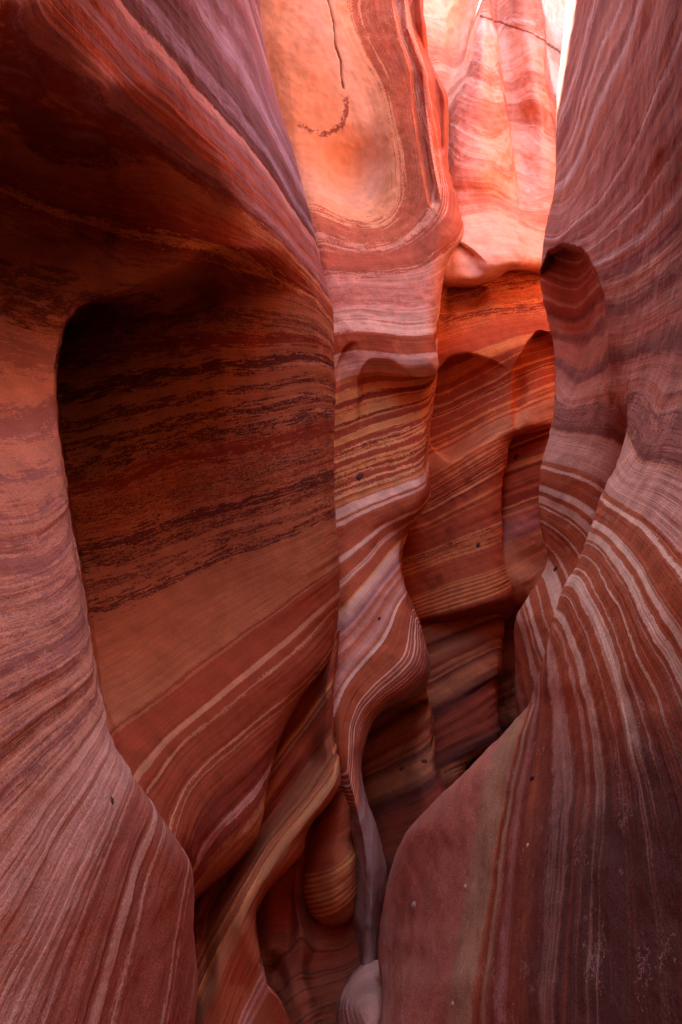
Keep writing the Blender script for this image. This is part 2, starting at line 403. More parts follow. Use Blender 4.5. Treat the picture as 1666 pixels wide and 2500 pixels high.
def Lrow(y, A, fold, B, edge, back):
    return (y, A + fold + B + [edge] + back)
rowsL = [
 (-260, [(-420, .62), (-200, .78), (-40, .95), (60, 1.05), (130, 1.13), (190, 1.22), (240, 1.30), (290, 1.38), (380, 1.6), (460, 1.9), (530, 2.25), (590, 2.7), (622, 3.1), (612, 3.32), (492, 3.55)]),
 (0, [(-420, .75), (-200, .86), (-30, .98), (60, 1.07), (130, 1.17), (190, 1.27), (240, 1.36), (290, 1.45), (380, 1.7), (460, 2.0), (540, 2.4), (605, 2.8), (634, 3.1), (624, 3.32), (504, 3.55)]),
 (200, [(-420, 1.35), (-200, 1.60), (-30, 1.73), (60, 1.67), (130, 1.48), (190, 1.41), (240, 1.42), (290, 1.50), (390, 1.75), (480, 2.05), (565, 2.40), (635, 2.80), (667, 3.10), (657, 3.32), (537, 3.55)]),
 (400, [(-420, 1.75), (-200, 2.10), (-30, 2.35), (60, 2.60), (130, 2.65), (190, 2.60), (240, 2.50), (300, 2.30), (420, 2.14), (530, 2.18), (620, 2.45), (694, 2.80), (726, 3.10), (716, 3.32), (596, 3.55)]),
 (570, [(-420, 1.80), (-200, 2.15), (-30, 2.45), (60, 2.60), (120, 2.68), (180, 2.74), (240, 2.72), (310, 2.63), (440, 2.45), (560, 2.41), (660, 2.52), (738, 2.82), (768, 3.10), (758, 3.32), (638, 3.55)]),
 (690, [(-420, 1.60), (-200, 1.90), (-30, 2.16), (60, 2.34), (120, 2.44), (180, 2.52), (230, 2.67), (320, 2.68), (450, 2.55), (580, 2.47), (690, 2.62), (770, 2.86), (797, 3.10), (787, 3.32), (667, 3.55)]),
 (760, [(-420, 1.45), (-200, 1.75), (-30, 1.98), (50, 2.10), (110, 2.18), (172, 2.30), (200, 2.55), (320, 2.42), (450, 2.45), (580, 2.53), (700, 2.68), (785, 2.90), (813, 3.10), (803, 3.32), (683, 3.55)]),
 (850, [(-420, 1.30), (-200, 1.59), (-30, 1.80), (50, 1.94), (105, 2.04), (146, 2.14), (125, 2.55), (300, 2.45), (440, 2.50), (580, 2.58), (700, 2.72), (790, 2.92), (818, 3.10), (808, 3.32), (688, 3.55)]),
 (956, [(-420, 1.14), (-200, 1.42), (-30, 1.62), (50, 1.75), (100, 1.84), (136, 1.96), (100, 2.50), (280, 2.45), (430, 2.52), (580, 2.62), (700, 2.75), (790, 2.94), (818, 3.10), (808, 3.32), (688, 3.55)]),
 (1190, [(-420, 0.90), (-200, 1.12), (-30, 1.29), (60, 1.42), (115, 1.51), (160, 1.66), (122, 2.30), (280, 2.38), (430, 2.50), (580, 2.62), (700, 2.76), (790, 2.95), (819, 3.10), (809, 3.32), (689, 3.55)]),
 (1456, [(-420, 0.77), (-200, 0.95), (-30, 1.10), (70, 1.23), (145, 1.33), (207, 1.49), (170, 2.10), (320, 2.22), (460, 2.40), (590, 2.56), (710, 2.74), (800, 2.93), (829, 3.08), (819, 3.30), (699, 3.53)]),
 (1600, [(-420, .7), (-200, .86), (-30, 1.0), (80, 1.13), (160, 1.25), (229, 1.44), (210, 1.88), (340, 2.1), (470, 2.3), (590, 2.48), (700, 2.66), (785, 2.84), (812, 3.0), (802, 3.22), (682, 3.45)]),
 (1704, [(-420, .68), (-200, .84), (-30, .97), (85, 1.1), (170, 1.22), (246, 1.42), (230, 1.78), (350, 1.98), (460, 2.18), (560, 2.36), (640, 2.52), (705, 2.66), (733, 2.82), (723, 3.04), (603, 3.27)]),
 (1800, [(-420, .67), (-200, .83), (-30, .95), (100, 1.09), (195, 1.22), (278, 1.41), (262, 1.7), (360, 1.88), (460, 2.08), (545, 2.27), (610, 2.42), (665, 2.55), (688, 2.68), (678, 2.90), (558, 3.13)]),
 (1900, [(-420, .66), (-200, .82), (-30, .93), (120, 1.08), (235, 1.23), (336, 1.43), (325, 1.63), (400, 1.78), (470, 1.96), (540, 2.15), (595, 2.3), (640, 2.43), (660, 2.56), (648, 2.9), (590, 3.4)]),
 (2019, [(-420, .65), (-200, .81), (-30, .91), (140, 1.07), (290, 1.26), (407, 1.51), (403, 1.64), (450, 1.76), (500, 1.9), (545, 2.05), (585, 2.18), (618, 2.3), (636, 2.42), (622, 2.8), (570, 3.2)]),
 (2111, [(-420, .64), (-200, .8), (-30, .9), (150, 1.06), (320, 1.29), (460, 1.6), (452, 1.74), (475, 1.82), (500, 1.92), (525, 2.02), (545, 2.12), (560, 2.2), (572, 2.3), (560, 2.6), (520, 3.0)]),
 (2226, [(-420, .63), (-200, .79), (-30, .88), (155, 1.05), (335, 1.3), (474, 1.66), (460, 1.82), (455, 1.9), (455, 2.0), (455, 2.1), (455, 2.2), (455, 2.3), (455, 2.4), (450, 2.6), (430, 2.9)]),
 (2368, [(-420, .62), (-200, .78), (-30, .87), (155, 1.04), (340, 1.3), (481, 1.7), (465, 1.86), (455, 1.95), (450, 2.05), (445, 2.15), (440, 2.25), (435, 2.35), (430, 2.45), (425, 2.6), (410, 2.8)]),
 (2560, [(-420, .6), (-200, .76), (-30, .85), (155, 1.02), (335, 1.28), (474, 1.72), (455, 1.88), (445, 1.96), (435, 2.05), (430, 2.12), (425, 2.2), (420, 2.3), (415, 2.4), (410, 2.5), (400, 2.7)]),
]
bedL = [(-4, [(298, 0), (425, 144), (511, 245), (628, 367), (707, 489), (766, 580)]),
 (-3, [(117, 0), (266, 128), (372, 229), (532, 383), (665, 505), (782, 654)]),
 (-2, [(16, 0), (96, 106), (175, 197), (298, 308), (425, 404), (558, 479), (665, 564), (771, 681), (814, 760)]),
 (-1, [(0, 457), (133, 511), (319, 574), (479, 596), (585, 633), (691, 681), (798, 734)]),
 (-.4, [(0, 553), (133, 601), (266, 638), (372, 660), (532, 686), (691, 745), (814, 830)]),
 (-5.5, [(480, 0), (560, 130), (640, 260), (720, 420)]), (-6.5, [(600, 0), (655, 170), (715, 370)]),
 (.3, [(0, 739), (133, 787)]), (1, [(0, 855), (69, 882), (135, 892)]), (2, [(0, 1079), (74, 1089), (140, 1100)]), (3.2, [(0, 1265), (155, 1254)]),
 (4.2, [(0, 1424), (106, 1398), (185, 1371)]), (5.6, [(0, 1637), (122, 1573), (213, 1510)]), (7, [(0, 1857), (133, 1762), (234, 1693)]),
 (8.2, [(0, 2177), (85, 2060), (202, 1884), (271, 1794)]), (10, [(112, 2500), (186, 2320), (255, 2123), (340, 1905)]),
 (11, [(229, 2500), (287, 2262), (340, 2092), (378, 1970)]), (12.5, [(404, 2500), (447, 2225), (455, 2123)]),
 (11, [(388, 1847), (479, 1746), (564, 1666), (665, 1573), (745, 1510), (826, 1435)]),
 (8, [(240, 1563), (426, 1462), (532, 1408), (691, 1345), (819, 1275)]), (9.9, [(300, 1780), (390, 1715), (479, 1648), (585, 1573), (691, 1509), (824, 1398)]),
 (4.6, [(180, 1260), (372, 1206), (532, 1174), (815, 1084)]), (2.9, [(160, 1068), (319, 1031), (479, 983), (798, 951)]),
 (1.6, [(176, 962), (346, 924), (479, 908), (638, 892), (814, 871)]), (6.2, [(200, 1392), (372, 1355), (532, 1286), (814, 1206)]),
 (.6, [(230, 830), (480, 800), (700, 800), (810, 830)]),
 (14, [(470, 2090), (532, 2033), (612, 1953), (655, 1890)]), (12.6, [(500, 1879), (612, 1788), (740, 1686)])]
def alcove_depth(x, y):
    edge = np.interp(y, [690, 725, 745, 786, 850, 903, 956, 1190, 1456, 1704, 1900, 2019], [300, 250, 205, 160, 143, 138, 138, 162, 209, 248, 338, 408])
    right = np.interp(y, [400, 570, 760, 956, 1456, 1600, 1704, 1900, 2019], [720, 768, 813, 818, 829, 812, 733, 660, 636])
    t = (x - edge)/np.maximum(right - edge, 1)
    g = sst(-8, 6, x - edge)*(1 - sst(.3, 1.0, t))
    lip = np.interp(x, [130, 160, 190, 228, 280, 340, 420, 520], [905, 786, 752, 733, 716, 690, 650, 600])
    soft = 10 + 110*sst(215, 420, x)
    cut = sst(0, 1, (y - lip)/soft)
    return (.6 + .65*(1 - sst(.0, .75, t))*(1 - sst(750, 1500, y)))*g*cut*(1 - sst(1250, 1850, y))
def up(dx, z, k=6):
    return (lambda e: np.stack([e[..., 0]+dx, e[..., 1], np.maximum(e[..., 2]+.3, ZC+z)], -1), k)
def mv(dx, dy, k=8, dz=0):
    return (lambda e: e + np.array([dx, dy, dz]), k)
patch("alcove_buttress", rowsL, bedL, [M_LA, M_L], smooth=(2, 3), top=[up(-.1, 2.4), up(-.45, 4.2), (lambda e: np.stack([e[..., 0]-.35-1.3*(1-sst(.7, 1.7, e[..., 1])), e[..., 1], ZC + 5.0 + 3.5*sst(1.2, 2.4, e[..., 1])], -1), 8)], left=[mv(.02, -.5), mv(.1, -1.6), mv(.3, -3.2)],  # unseen top lowered near the camera to admit more sky
      right=[mv(-.62, 1.95), mv(-1.8, 2.5)], bottom=[mv(0, 0, 4, -.6)], dents=[alcove_depth], splits=[(0, 'near_flank'), (6, 'alcove_face')], relief=.003,  # unseen right-hand extension shaped to shade the right wall from the sun
      label='left canyon wall with dark hollow alcove under a purple streaked overhang')

# ================================================================== RIGHT WALL
MAUV = (.47, .18, .13); DUSK = (.28, .095, .07)
RUP = streaks(-9, -3.0, (ROSE, ROSE, (.64, .30, .215), MAUV, MAUV, (.40, .13, .11), (.80, .53, .46)), 8, .03, (.03, .05, .08, .13)) + streaks(-2.95, -.8, (MAUV, ROSE, (.64, .30, .215), DUSK, (.64, .30, .215), ROSE), 9, .09, (.06, .1, .18))
ST_R = [*RUP, (-.7, DUSK, .5), (-.4, MAUV, .4), (-.2, DUSK, .3), (0, DUSK, .08), (.06, SALM, .08), (.12, PINK, .05), (.8, PINK, .05), (1.55, PINK, .04), (1.63, RED, .04)] \
     + stripe(1.9, .14, CREAM, RED, .06) + stripe(2.95, .28, CREAM, RED, .012) + stripe(3.5, .3, CREAM, RED, .02) + stripe(3.82, .03, CREAM, RED, .03) + stripe(4.4, .05, CREAM, RED, .03) + stripe(5.0, .04, CREAM, RED, .03) + stripe(5.45, .42, CREAM, RED, .02) \
     + stripe(6.0, .03, PINK, RED, .03) + stripe(6.5, .16, CREAM, RED, .012) + stripe(6.75, .03, PINK, RED, .02) + [(6.98, RED, .03), (7.03, PINK, .03), (7.25, PINK, .03), (7.3, DRED, .04), (7.6, RED, .08), (7.8, DRED, .08), (8.0, MAUV, .08), (8.2, DRED, .08), (8.4, OCHR, .06), (8.5, DRED, .06), (8.62, RED, .05), (8.72, OCHR, .05), (9.35, OCHR, .05), (9.55, ROSE, .06),
        (10.5, ROSE, .1), (10.8, PINK, .15), (11.3, ROSE, .15), (13, MAUV, .2)]
M_R = rock_mat("right sandstone", ST_R, along=4.0, across=2.2, speck=.45, lamw=.3, grain=.35, bump=.55)
rowsR = [
 (-260, [(1542, 3.95), (1406, 3.60), (1392, 3.3), (1430, 2.75), (1470, 2.35), (1510, 2.05), (1540, 1.85), (1565, 1.7), (1590, 1.58), (1640, 1.4), (1720, 1.15), (1850, .95), (2080, .72)]),
 (0, [(1529, 3.95), (1393, 3.60), (1379, 3.3), (1418, 2.8), (1460, 2.42), (1505, 2.12), (1535, 1.95), (1562, 1.8), (1590, 1.68), (1640, 1.5), (1720, 1.25), (1850, 1.02), (2080, .76)]),
 (266, [(1510, 3.90), (1374, 3.55), (1360, 3.25), (1405, 2.8), (1450, 2.45), (1500, 2.15), (1532, 1.98), (1560, 1.85), (1590, 1.74), (1640, 1.57), (1720, 1.32), (1850, 1.06), (2080, .8)]),
 (425, [(1505, 3.85), (1369, 3.50), (1355, 3.2), (1400, 2.78), (1448, 2.45), (1500, 2.17), (1530, 2.02), (1558, 1.9), (1588, 1.79), (1640, 1.62), (1720, 1.36), (1850, 1.08), (2080, .8)]),
 (595, [(1478, 3.80), (1342, 3.45), (1328, 3.15), (1380, 2.75), (1435, 2.45), (1490, 2.2), (1525, 2.05), (1556, 1.94), (1588, 1.83), (1640, 1.65), (1720, 1.38), (1850, 1.08), (2080, .8)]),
 (680, [(1468, 3.77), (1332, 3.42), (1318, 3.12), (1372, 2.75), (1430, 2.46), (1488, 2.2), (1524, 2.06), (1556, 1.94), (1588, 1.83), (1640, 1.64), (1720, 1.36), (1850, 1.06), (2080, .78)]),
 (808, [(1494, 3.75), (1358, 3.40), (1344, 3.1), (1390, 2.8), (1440, 2.5), (1492, 2.24), (1526, 2.08), (1556, 1.95), (1588, 1.81), (1640, 1.58), (1720, 1.3), (1850, 1.02), (2080, .76)]),
 (920, [(1506, 3.70), (1370, 3.35), (1356, 3.05), (1398, 2.8), (1445, 2.54), (1496, 2.28), (1526, 2.1), (1550, 1.95), (1584, 1.76), (1636, 1.5), (1720, 1.22), (1850, .97), (2080, .73)]),
 (1000, [(1502, 3.65), (1366, 3.30), (1352, 3.0), (1396, 2.78), (1445, 2.56), (1500, 2.33), (1530, 2.16), (1538, 1.98), (1578, 1.71), (1634, 1.43), (1720, 1.15), (1850, .92), (2080, .7)]),
 (1075, [(1491, 3.60), (1355, 3.25), (1341, 2.95), (1386, 2.76), (1438, 2.58), (1500, 2.4), (1545, 2.3), (1527, 1.93), (1570, 1.64), (1632, 1.34), (1720, 1.08), (1850, .88), (2080, .68)]),
 (1150, [(1472, 3.57), (1336, 3.22), (1322, 2.92), (1370, 2.74), (1425, 2.58), (1488, 2.44), (1540, 2.4), (1499, 1.88), (1550, 1.57), (1626, 1.27), (1720, 1.02), (1850, .84), (2080, .66)]),
 (1222, [(1464, 3.55), (1328, 3.20), (1314, 2.9), (1360, 2.74), (1412, 2.6), (1470, 2.48), (1520, 2.45), (1463, 1.83), (1528, 1.5), (1618, 1.2), (1720, .98), (1850, .8), (2080, .64)]),
 (1296, [(1470, 3.52), (1334, 3.17), (1320, 2.87), (1360, 2.74), (1402, 2.62), (1450, 2.52), (1500, 2.5), (1438, 1.79), (1510, 1.44), (1610, 1.14), (1720, .94), (1850, .78), (2080, .62)]),
 (1364, [(1487, 3.49), (1351, 3.14), (1337, 2.84), (1364, 2.74), (1396, 2.64), (1430, 2.56), (1480, 2.5), (1410, 1.77), (1492, 1.38), (1602, 1.09), (1720, .91), (1850, .76), (2080, .61)]),
 (1440, [(1447, 3.55), (1311, 3.20), (1297, 2.9), (1330, 2.76), (1365, 2.66), (1405, 2.58), (1450, 2.5), (1376, 1.76), (1470, 1.34), (1594, 1.05), (1720, .88), (1850, .75), (2080, .6)]),
 (1528, [(1402, 3.57), (1266, 3.22), (1252, 2.92), (1285, 2.78), (1325, 2.66), (1370, 2.56), (1420, 2.5), (1350, 1.76), (1452, 1.32), (1586, 1.02), (1720, .86), (1850, .73), (2080, .59)]),
 (1653, [(1409, 3.51), (1273, 3.16), (1259, 2.86), (1282, 2.76), (1312, 2.66), (1350, 2.56), (1390, 2.5), (1315, 1.8), (1425, 1.32), (1575, 1.0), (1720, .84), (1850, .72), (2080, .58)]),
 (1709, [(1411, 3.49), (1275, 3.14), (1261, 2.84), (1280, 2.76), (1305, 2.66), (1340, 2.56), (1370, 2.5), (1299, 1.83), (1410, 1.35), (1570, .99), (1720, .83), (1850, .71), (2080, .58)]),
 (1762, [(1345, 4.6), (1290, 3.9), (1268, 2.84), (1282, 2.76), (1300, 2.66), (1320, 2.56), (1340, 2.48), (1262, 1.88), (1385, 1.4), (1562, .98), (1720, .82), (1850, .7), (2080, .57)]),
 (1852, [(1345, 4.5), (1290, 3.8), (1275, 2.84), (1275, 2.76), (1272, 2.66), (1268, 2.56), (1262, 2.46), (1171, 1.98), (1325, 1.5), (1545, .98), (1720, .8), (1850, .69), (2080, .57)]),
 (1911, [(1345, 4.4), (1290, 3.7), (1255, 2.9), (1245, 2.82), (1235, 2.74), (1225, 2.64), (1205, 2.52), (1108, 2.04), (1285, 1.55), (1535, .98), (1720, .79), (1850, .69), (2080, .56)]),
 (1969, [(1330, 4.2), (1260, 3.6), (1205, 2.95), (1195, 2.88), (1185, 2.8), (1170, 2.7), (1150, 2.58), (1044, 2.12), (1240, 1.6), (1520, .98), (1720, .78), (1850, .68), (2080, .56)]),
 (2028, [(1320, 4.0), (1240, 3.5), (1165, 3.0), (1155, 2.92), (1140, 2.84), (1120, 2.75), (1095, 2.64), (991, 2.2), (1200, 1.63), (1505, .98), (1720, .77), (1850, .68), (2080, .56)]),
 (2118, [(1310, 3.8), (1220, 3.4), (1135, 3.0), (1120, 2.94), (1105, 2.86), (1085, 2.78), (1060, 2.68), (953, 2.3), (1160, 1.65), (1490, .97), (1720, .76), (1850, .67), (2080, .56)]),
 (2225, [(1310, 3.7), (1220, 3.3), (1125, 3.0), (1110, 2.94), (1095, 2.86), (1075, 2.78), (1045, 2.68), (932, 2.34), (1130, 1.63), (1475, .95), (1720, .75), (1850, .66), (2080, .55)]),
 (2330, [(1310, 3.6), (1220, 3.2), (1120, 2.9), (1105, 2.85), (1090, 2.8), (1070, 2.74), (1035, 2.64), (921, 2.3), (1110, 1.58), (1465, .93), (1720, .74), (1850, .66), (2080, .55)]),
 (2420, [(1310, 3.5), (1220, 3.1), (1120, 2.8), (1105, 2.75), (1090, 2.7), (1070, 2.64), (1035, 2.54), (934, 2.1), (1105, 1.5), (1458, .91), (1720, .73), (1850, .65), (2080, .55)]),
 (2560, [(1310, 3.4), (1220, 3.0), (1120, 2.7), (1105, 2.65), (1090, 2.6), (1070, 2.5), (1035, 2.4), (905, 1.98), (1095, 1.44), (1450, .89), (1720, .72), (1850, .64), (2080, .54)]),
]
bedR = [(0, [(1353, 1057), (1438, 1073), (1488, 1083)]), (0, [(1534, 1126), (1556, 1136), (1600, 1145), (1666, 1164)]),
 (1.6, [(1490, 1234), (1523, 1260), (1603, 1318), (1666, 1387)]), (1.6, [(1329, 1124), (1406, 1137), (1452, 1156)]),
 (2.95, [(1470, 1282), (1497, 1313), (1550, 1366), (1603, 1435), (1666, 1568)]), (3.5, [(1460, 1306), (1486, 1345), (1539, 1408), (1587, 1494), (1630, 1605)]),
 (5.4, [(1412, 1424), (1428, 1446), (1470, 1526), (1502, 1605), (1529, 1668)]), (4.4, [(1438, 1370), (1481, 1440), (1539, 1547), (1587, 1648)]),
 (6.5, [(1377, 1485), (1385, 1520), (1412, 1589), (1438, 1664)]), (7.1, [(1332, 1640), (1343, 1709), (1369, 1780)]),
 (9.5, [(1258, 1775), (1204, 1852), (1172, 1943), (1151, 2065), (1130, 2161), (1109, 2278), (1093, 2411), (1087, 2496)]),
 (8.7, [(1226, 1879), (1220, 1985), (1204, 2118), (1183, 2225), (1151, 2411)]), (8.0, [(1300, 1725), (1273, 1852), (1252, 1985), (1236, 2145), (1226, 2304), (1215, 2496)]),
 (7.2, [(1364, 1850), (1364, 2038), (1343, 2251), (1327, 2496)]), (5.6, [(1540, 1780), (1570, 1920), (1590, 2145), (1600, 2357)]), (6.4, [(1455, 1750), (1470, 1950), (1465, 2200), (1450, 2450)]),
 (10.5, [(1000, 2055), (975, 2171), (945, 2304)]), (10.2, [(1100, 1960), (1060, 2100), (1030, 2300), (1000, 2480)]),
 (3, [(1318, 1201), (1364, 1222), (1432, 1250)]), (3.8, [(1318, 1228), (1364, 1265), (1412, 1292)]), (4.6, [(1327, 1275), (1385, 1323)]),
 (6, [(1303, 1445), (1311, 1499), (1330, 1560)]), (7.5, [(1263, 1530), (1273, 1605), (1284, 1668)]),
 (-5, [(1369, 553), (1417, 479), (1497, 346), (1577, 160), (1630, 0)]), (-6.5, [(1364, 346), (1406, 213), (1438, 96), (1465, 0)]), (-4, [(1433, 596), (1523, 479), (1666, 266)]),
 (-3, [(1440, 735), (1523, 654), (1666, 532)]), (-2.2, [(1400, 835), (1470, 798), (1550, 745), (1666, 654)]), (-1.4, [(1360, 892), (1470, 900), (1539, 880), (1666, 840)]),
 (-.7, [(1364, 1000), (1470, 978), (1577, 967), (1666, 978)])]
def arch_hollow(x, y):
    pts = [(1312, 700), (1322, 650), (1340, 612), (1375, 594), (1420, 606), (1455, 652), (1475, 715), (1484, 800), (1486, 900)]
    px = np.array([1300, 1312, 1322, 1340, 1375, 1420, 1455, 1475, 1484, 1490]); py = np.array([740, 690, 650, 612, 594, 606, 652, 715, 800, 950])
    ly = np.interp(x, px, py)
    g = sst(0, 14, y-ly)*(1 - sst(1470, 1490, x))*(1 - sst(760, 1010, y))
    r = 1 - .55*sst(1400, 1480, x)
    return .5*g*r
def varnR(x, y):
    a = sst(1520, 2080, y + .5*(x-1500))*sst(1150, 1430, x)
    return np.maximum(a, .35*sst(1600, 1666, x)*(1-sst(1000, 1100, y)))
def rimR(e):
    y = e[..., 1]  # unseen top leaned outward near the camera to let sky light in
    return np.stack([e[..., 0] + .35 + 1.3*(1 - sst(.7, 1.9, y)), y, ZC + 5.0 + 1.5*sst(1.2, 2.4, y)], -1)
patch("striped_buttress", rowsR, bedR, M_R, dents=[arch_hollow], top=[up(.1, 2.4), up(.2, 3.2), (rimR, 8)], right=[mv(-.02, -.5), mv(-.1, -1.6), mv(-.3, -3.2)],
      left=[mv(.9, .25), mv(2.0, .4)], bottom=[mv(0, 0, 4, -.6)], varn=varnR, relief=.0016, splits=[(0, 'far_face'), (6, 'near_bulge')],
      label='right canyon wall with bulging base striped in red and pale bands')

# ================================================================== CENTRE WALL
PEAO = (.74, .395, .185)
def thin(lo, hi, a_, b_, seed, rag, wa, wb):
    r_ = random.Random(seed); out = []; q = lo
    while q < hi:
        w_ = r_.choice(wa); c = r_.choice(a_); out += [(q, c, rag), (q + w_, c, rag)]; q += w_ + .02
        w_ = r_.choice(wb); c = r_.choice(b_); out += [(q, c, rag), (q + w_, c, rag)]; q += w_ + .02
    return [o_ for o_ in out if o_[0] < hi]
LIGHT = (ORNG, ORNG, (.78, .38, .15), (.66, .24, .08)); DEEP = (RED, DRED, RED, (.40, .08, .03))
CMID = thin(5.6, 9.85, LIGHT, DEEP, 21, .09, (.05, .08, .14, .3), (.05, .1, .16, .22))
PEAC = (.76, .46, .27)
RUS2 = (.45, .125, .06)
ST_C = [(-3, PEAO, .12), (-1.6, (.72, .33, .14), .12), (-.9, PEAC, .2), (-.2, PEAO, .7), (0, PEAO, .8), (.08, RUS2, .5), (.3, RUS2, .5), (.34, PEAO, .5), (.38, RUS2, .5), (.66, RUS2, .5), (.7, PEAO, .5), (.74, RUS2, .5), (.95, RUS2, .5), (1.02, PEAC, .4), (1.15, PINK, .4), (1.3, RUS2, .4), (2.1, RUS2, .4), (2.2, PINK, .4), (2.6, PINK, .4), (2.75, ROSE, .4), (2.85, PINK, .4), (3.1, ROSE, .4), (3.2, PINK, .3), (3.6, CREAM, .2), (3.68, ROSE, .1), (3.75, CREAM, .1), (4.1, CREAM, .1), (4.15, RED, .05), (4.75, RED, .05),
        (4.8, CREAM, .05), (5.0, PINK, .05), (5.05, CREAM, .05), (5.5, CREAM, .1), *CMID, (9.9, ORNG, .06), (9.95, RED, .04), (10.05, CREAM, .04), (10.4, CREAM, .03), (10.45, RED, .03), (10.52, RED, .02), (10.56, CREAM, .02), (10.7, CREAM, .02), (10.74, RED, .03), (11.85, RED, .03), (11.9, CREAM, .03), (12.1, CREAM, .03), (12.15, RED, .04), (12.75, RED, .04), (12.8, CREAM, .03), (12.88, RED, .03), (12.95, CREAM, .03), (13.1, RED, .04),
        (13.7, RED, .05), (13.8, ORNG, .06), (14.0, CREAM, .06), (14.6, PINK, .06), (14.8, PURP, .06), (15.0, PINK, .08), (15.3, RED, .1), (15.6, PINK, .15), (15.8, RED, .15), (16.5, PINK, .1), (16.8, RED, .06), (16.9, CREAM, .04), (17.05, CREAM, .03), (17.1, RED, .03), (18.35, RED, .02)]
for k in range(8):
    s = 18.4 + k*.27; w = (.1, .05, .12, .06, .09, .05, .1, .06)[k]
    ST_C += [(s, RED, .02), (s+.02, CREAM if k < 5 else PINK, .02), (s+w, CREAM if k < 5 else PINK, .02), (s+w+.02, RED, .02)]
SKYGRAY = (.42, .255, .20)  # lower rib crest: its sky-lit grey is put into the band colours
ST_C += [(21, (.33, .15, .11), .05), (21.6, SKYGRAY, .1), (22.4, (.33, .15, .11), .1), (22.8, SKYGRAY, .1), (23.4, (.38, .23, .185), .1), (24, SKYGRAY, .1), (24.6, (.33, .15, .11), .1), (25, SKYGRAY, .1), (27, (.33, .15, .11), .1)]
M_C = rock_mat("centre sandstone", ST_C, along=2.2, across=2.0, calm=True, stained=True)
